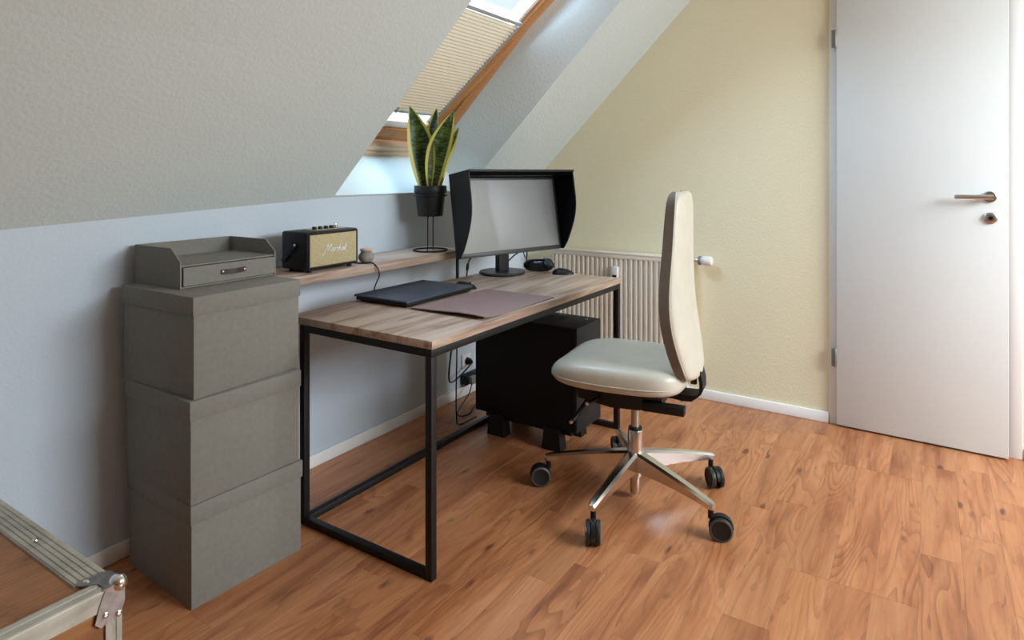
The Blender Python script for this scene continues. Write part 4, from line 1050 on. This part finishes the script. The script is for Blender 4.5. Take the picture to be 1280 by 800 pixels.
# five arms and casters
def arm_bm():
    bm = bmesh.new(); secs = []
    for r, z1, h_, wt, wb in ((0.020, 0.188, 0.075, 0.026, 0.022), (0.06, 0.183, 0.068, 0.025, 0.021), (0.14, 0.170, 0.054, 0.023, 0.018), (0.22, 0.156, 0.042, 0.021, 0.016), (0.29, 0.142, 0.033, 0.019, 0.014), (0.348, 0.129, 0.028, 0.017, 0.012), (0.366, 0.122, 0.020, 0.012, 0.009)):
        secs.append([(r, -wt*0.55, z1), (r, wt*0.55, z1), (r, wt, z1-0.007), (r, wb, z1-h_), (r, -wb, z1-h_), (r, -wt, z1-0.007)])
    loft(bm, secs); return bm
def caster(parent_t, x, y_, ang, arm):
    bm = bmesh.new(); ca, sa = math.cos(ang), math.sin(ang)
    R_ = 0.0405; off = 0.034; zc = R_+0.0006
    T_ = Matrix.Translation((x, y_, 0)) @ Matrix.Rotation(ang, 4, 'Z')
    bm = bmesh.new(); lathe(bm, [(0.010, 0.070), (0.010, 0.104), (0.007, 0.106), (0.007, 0.116)], 14, T_)
    hood = [((R_+0.002)*math.cos(PI*k/14)+off, zc+(R_+0.002)*math.sin(PI*k/14)) for k in range(15)] + [(off-0.012, zc-0.012), (off+0.012, zc-0.012)]
    n0 = [bm.verts.new(T_ @ V((px_, -0.0065, pz))) for px_, pz in hood]; n1 = [bm.verts.new(T_ @ V((px_, 0.0065, pz))) for px_, pz in hood]
    nh = len(hood); bm.faces.new(n0); bm.faces.new(list(reversed(n1)))
    for k in range(nh): bm.faces.new((n0[k], n1[k], n1[(k+1) % nh], n0[(k+1) % nh]))
    c = obj('caster', bm, M['black'], parent_t, 40)
    for sgn in (-1, 1):
        W_ = T_ @ Matrix.Translation((off, sgn*0.0075, zc)) @ Matrix.Rotation(-sgn*PI/2, 4, 'X')
        bm = bmesh.new(); lathe(bm, [(0, 0.0), (R_-0.010, 0.0), (R_-0.002, 0.002), (R_, 0.006), (R_, 0.013), (R_-0.003, 0.017), (R_-0.007, 0.0185), (R_-0.012, 0.0165), (0, 0.0165)], 32, W_)
        obj('wheel', bm, M['tyre'], c, 35)
        bm = bmesh.new(); lathe(bm, [(R_-0.0015, 0.0150), (R_-0.0005, 0.0172), (R_-0.0055, 0.0198), (R_-0.0075, 0.0192), (R_-0.0065, 0.0186)], 32, W_, cap=False)
        obj('wheel_trim', bm, M['rim'], c, 35)
A0 = math.radians(34) - CH
for k in range(5):
    a = A0 + 2*PI*k/5
    bm = arm_bm(); bmesh.ops.transform(bm, matrix=Matrix.Rotation(a, 4, 'Z'), verts=bm.verts[:])
    ar = obj('base_arm', bm, M['alu'], ch, 25)
    wa = [math.radians(q) for q in (34, 125, 205, 285, 222)][k] - CH
    caster(ch, 0.352*math.cos(a), 0.352*math.sin(a), wa, ar)

# ================================================================== ROAD CASE (front left)
CZ = 0.40
CXE, CYE = -0.838, -0.800           # outer corner
rc = thing('road_case', 'brown flight case with ribbed grey edges and steel ball corner', 'case', (-1.2, -0.45, 0))
def cpart(name, bm, m, smooth=None, parent=None):
    o = obj(name, bm, m, parent or rc, smooth)
    if parent is None: o.location = (1.2, 0.45, 0)
    return o
X0c, Y1c = -1.62, -0.10
cpart('top_panel', box(X0c+0.02, CXE-0.02, CYE+0.02, Y1c-0.02, CZ-0.016, CZ-0.006), M['case_wood'])
cpart('front_panel', box(X0c+0.02, CXE-0.012, CYE+0.006, CYE+0.016, 0.05, CZ-0.016), M['case_wood'])
cpart('side_panel', box(CXE-0.016, CXE-0.006, CYE+0.016, Y1c-0.016, 0.05, CZ-0.016), M['case_wood'])
cpart('side_panel', box(X0c+0.006, X0c+0.016, CYE+0.016, Y1c-0.016, 0.05, CZ-0.016), M['case_wood'])
cpart('back_panel', box(X0c+0.012, CXE-0.016, Y1c-0.016, Y1c-0.006, 0.05, CZ-0.016), M['case_wood'])
cpart('base_panel', box(X0c+0.006, CXE-0.006, CYE+0.006, Y1c-0.006, 0.0005, 0.05), M['black'])
# extrusions: an L section with ridges along it
def ribbed(width, drop, nrib):
    """profile in (u inwards, v down), outer corner at 0,0"""
    pts = []
    for k in range(nrib):
        u0 = 0.006 + (width-0.006)*k/nrib; u1 = 0.006 + (width-0.006)*(k+1)/nrib
        pts += [(u0, 0.0), (u0+(u1-u0)*0.60, 0.0), (u0+(u1-u0)*0.74, 0.0022), (u1-(u1-u0)*0.12, 0.0022)]
    return pts
def extr_x(y_, sy, x0, x1, width, drop, nrib, name='edge_extrusion'):
    pts = [(0.0, 0.004), (0.002, 0.001)] + ribbed(width, drop, nrib) + [(width, 0.007), (0.004, 0.007), (0.004, drop), (0.0, drop)]
    bm = bmesh.new(); prism(bm, [(y_+sy*u, CZ-v) for u, v in pts], 0, x0, x1); return cpart(name, bm, M['case_alu'])
def extr_y(x_, sx, y0, y1, width, drop, nrib, name='edge_extrusion'):
    pts = [(0.0, 0.004), (0.002, 0.001)] + ribbed(width, drop, nrib) + [(width, 0.007), (0.004, 0.007), (0.004, drop), (0.0, drop)]
    bm = bmesh.new(); prism(bm, [(x_+sx*u, CZ-v) for u, v in pts], 1, y0, y1); return cpart(name, bm, M['case_alu'])
extr_y(CXE, -1, CYE+0.066, Y1c, 0.066, 0.034, 5)
extr_x(CYE, 1, X0c, CXE-0.001, 0.050, 0.042, 2)
# vertical corner extrusion
bm = bmesh.new(); 
prism(bm, [(CXE-0.034, CYE), (CXE-0.022, CYE), (CXE-0.020, CYE+0.002), (CXE-0.014, CYE+0.002), (CXE-0.012, CYE), (CXE-0.003, CYE), (CXE, CYE+0.003), (CXE, CYE+0.034), (CXE-0.004, CYE+0.034), (CXE-0.004, CYE+0.005), (CXE-0.034, CYE+0.005)], 2, 0.0005, CZ-0.043)
cpart('edge_extrusion', bm, M['case_alu'])
# steel ball corner with plates and rivets
bm = bmesh.new()
prism(bm, [(CXE+0.003, CYE-0.003), (CXE+0.003, CYE+0.058), (CXE-0.012, CYE+0.070), (CXE-0.055, CYE+0.072), (CXE-0.066, CYE+0.062), (CXE-0.058, CYE+0.050), (CXE-0.036, CYE+0.032), (CXE-0.034, CYE+0.010), (CXE-0.040, CYE-0.003)], 2, CZ+0.0003, CZ+0.0028)
cn = cpart('corner_bracket', bm, M['case_steel'])
cn['label'] = 'worn steel corner plate'
bm = bmesh.new()
prism(bm, [(CXE+0.003, CZ+0.0002), (CXE-0.036, CZ+0.0002), (CXE-0.048, CZ-0.03), (CXE-0.056, CZ-0.062), (CXE-0.044, CZ-0.075), (CXE-0.020, CZ-0.066), (CXE-0.012, CZ-0.072), (CXE-0.004, CZ-0.060), (CXE+0.003, CZ-0.04)], 1, CYE-0.0028, CYE-0.0003)
obj('front_plate', bm, M['case_steel'], cn)
bm = bmesh.new(); bmesh.ops.create_icosphere(bm, subdivisions=3, radius=0.0185, matrix=Matrix.Translation((CXE-0.006, CYE+0.010, CZ-0.003)))
obj('ball_corner', bm, M['chrome'], cn, 60)
def rivet(x, y_, z_, ax=None, parent=None):
    bm = bmesh.new(); T_ = Matrix.Translation((x, y_, z_))
    if ax == 'y': T_ = T_ @ Matrix.Rotation(PI/2, 4, 'X')
    lathe(bm, [(0.0072, 0), (0.0066, 0.0016), (0.0035, 0.0030), (0.0028, 0.0018), (0, 0.0018)], 14, T_)
    return cpart('rivet', bm, M['chrome'], 40) if parent is None else obj('rivet', bm, M['chrome'], parent, 40)
rivet(CXE-0.045, CYE+0.060, CZ+0.0028, parent=cn)
rivet(CXE-0.036, CYE-0.0028, CZ-0.052, 'y', cn); rivet(CXE-0.010, CYE-0.0028, CZ-0.062, 'y', cn)
for yy in (-0.46, -0.14): rivet(CXE-0.036, yy, CZ+0.0002)
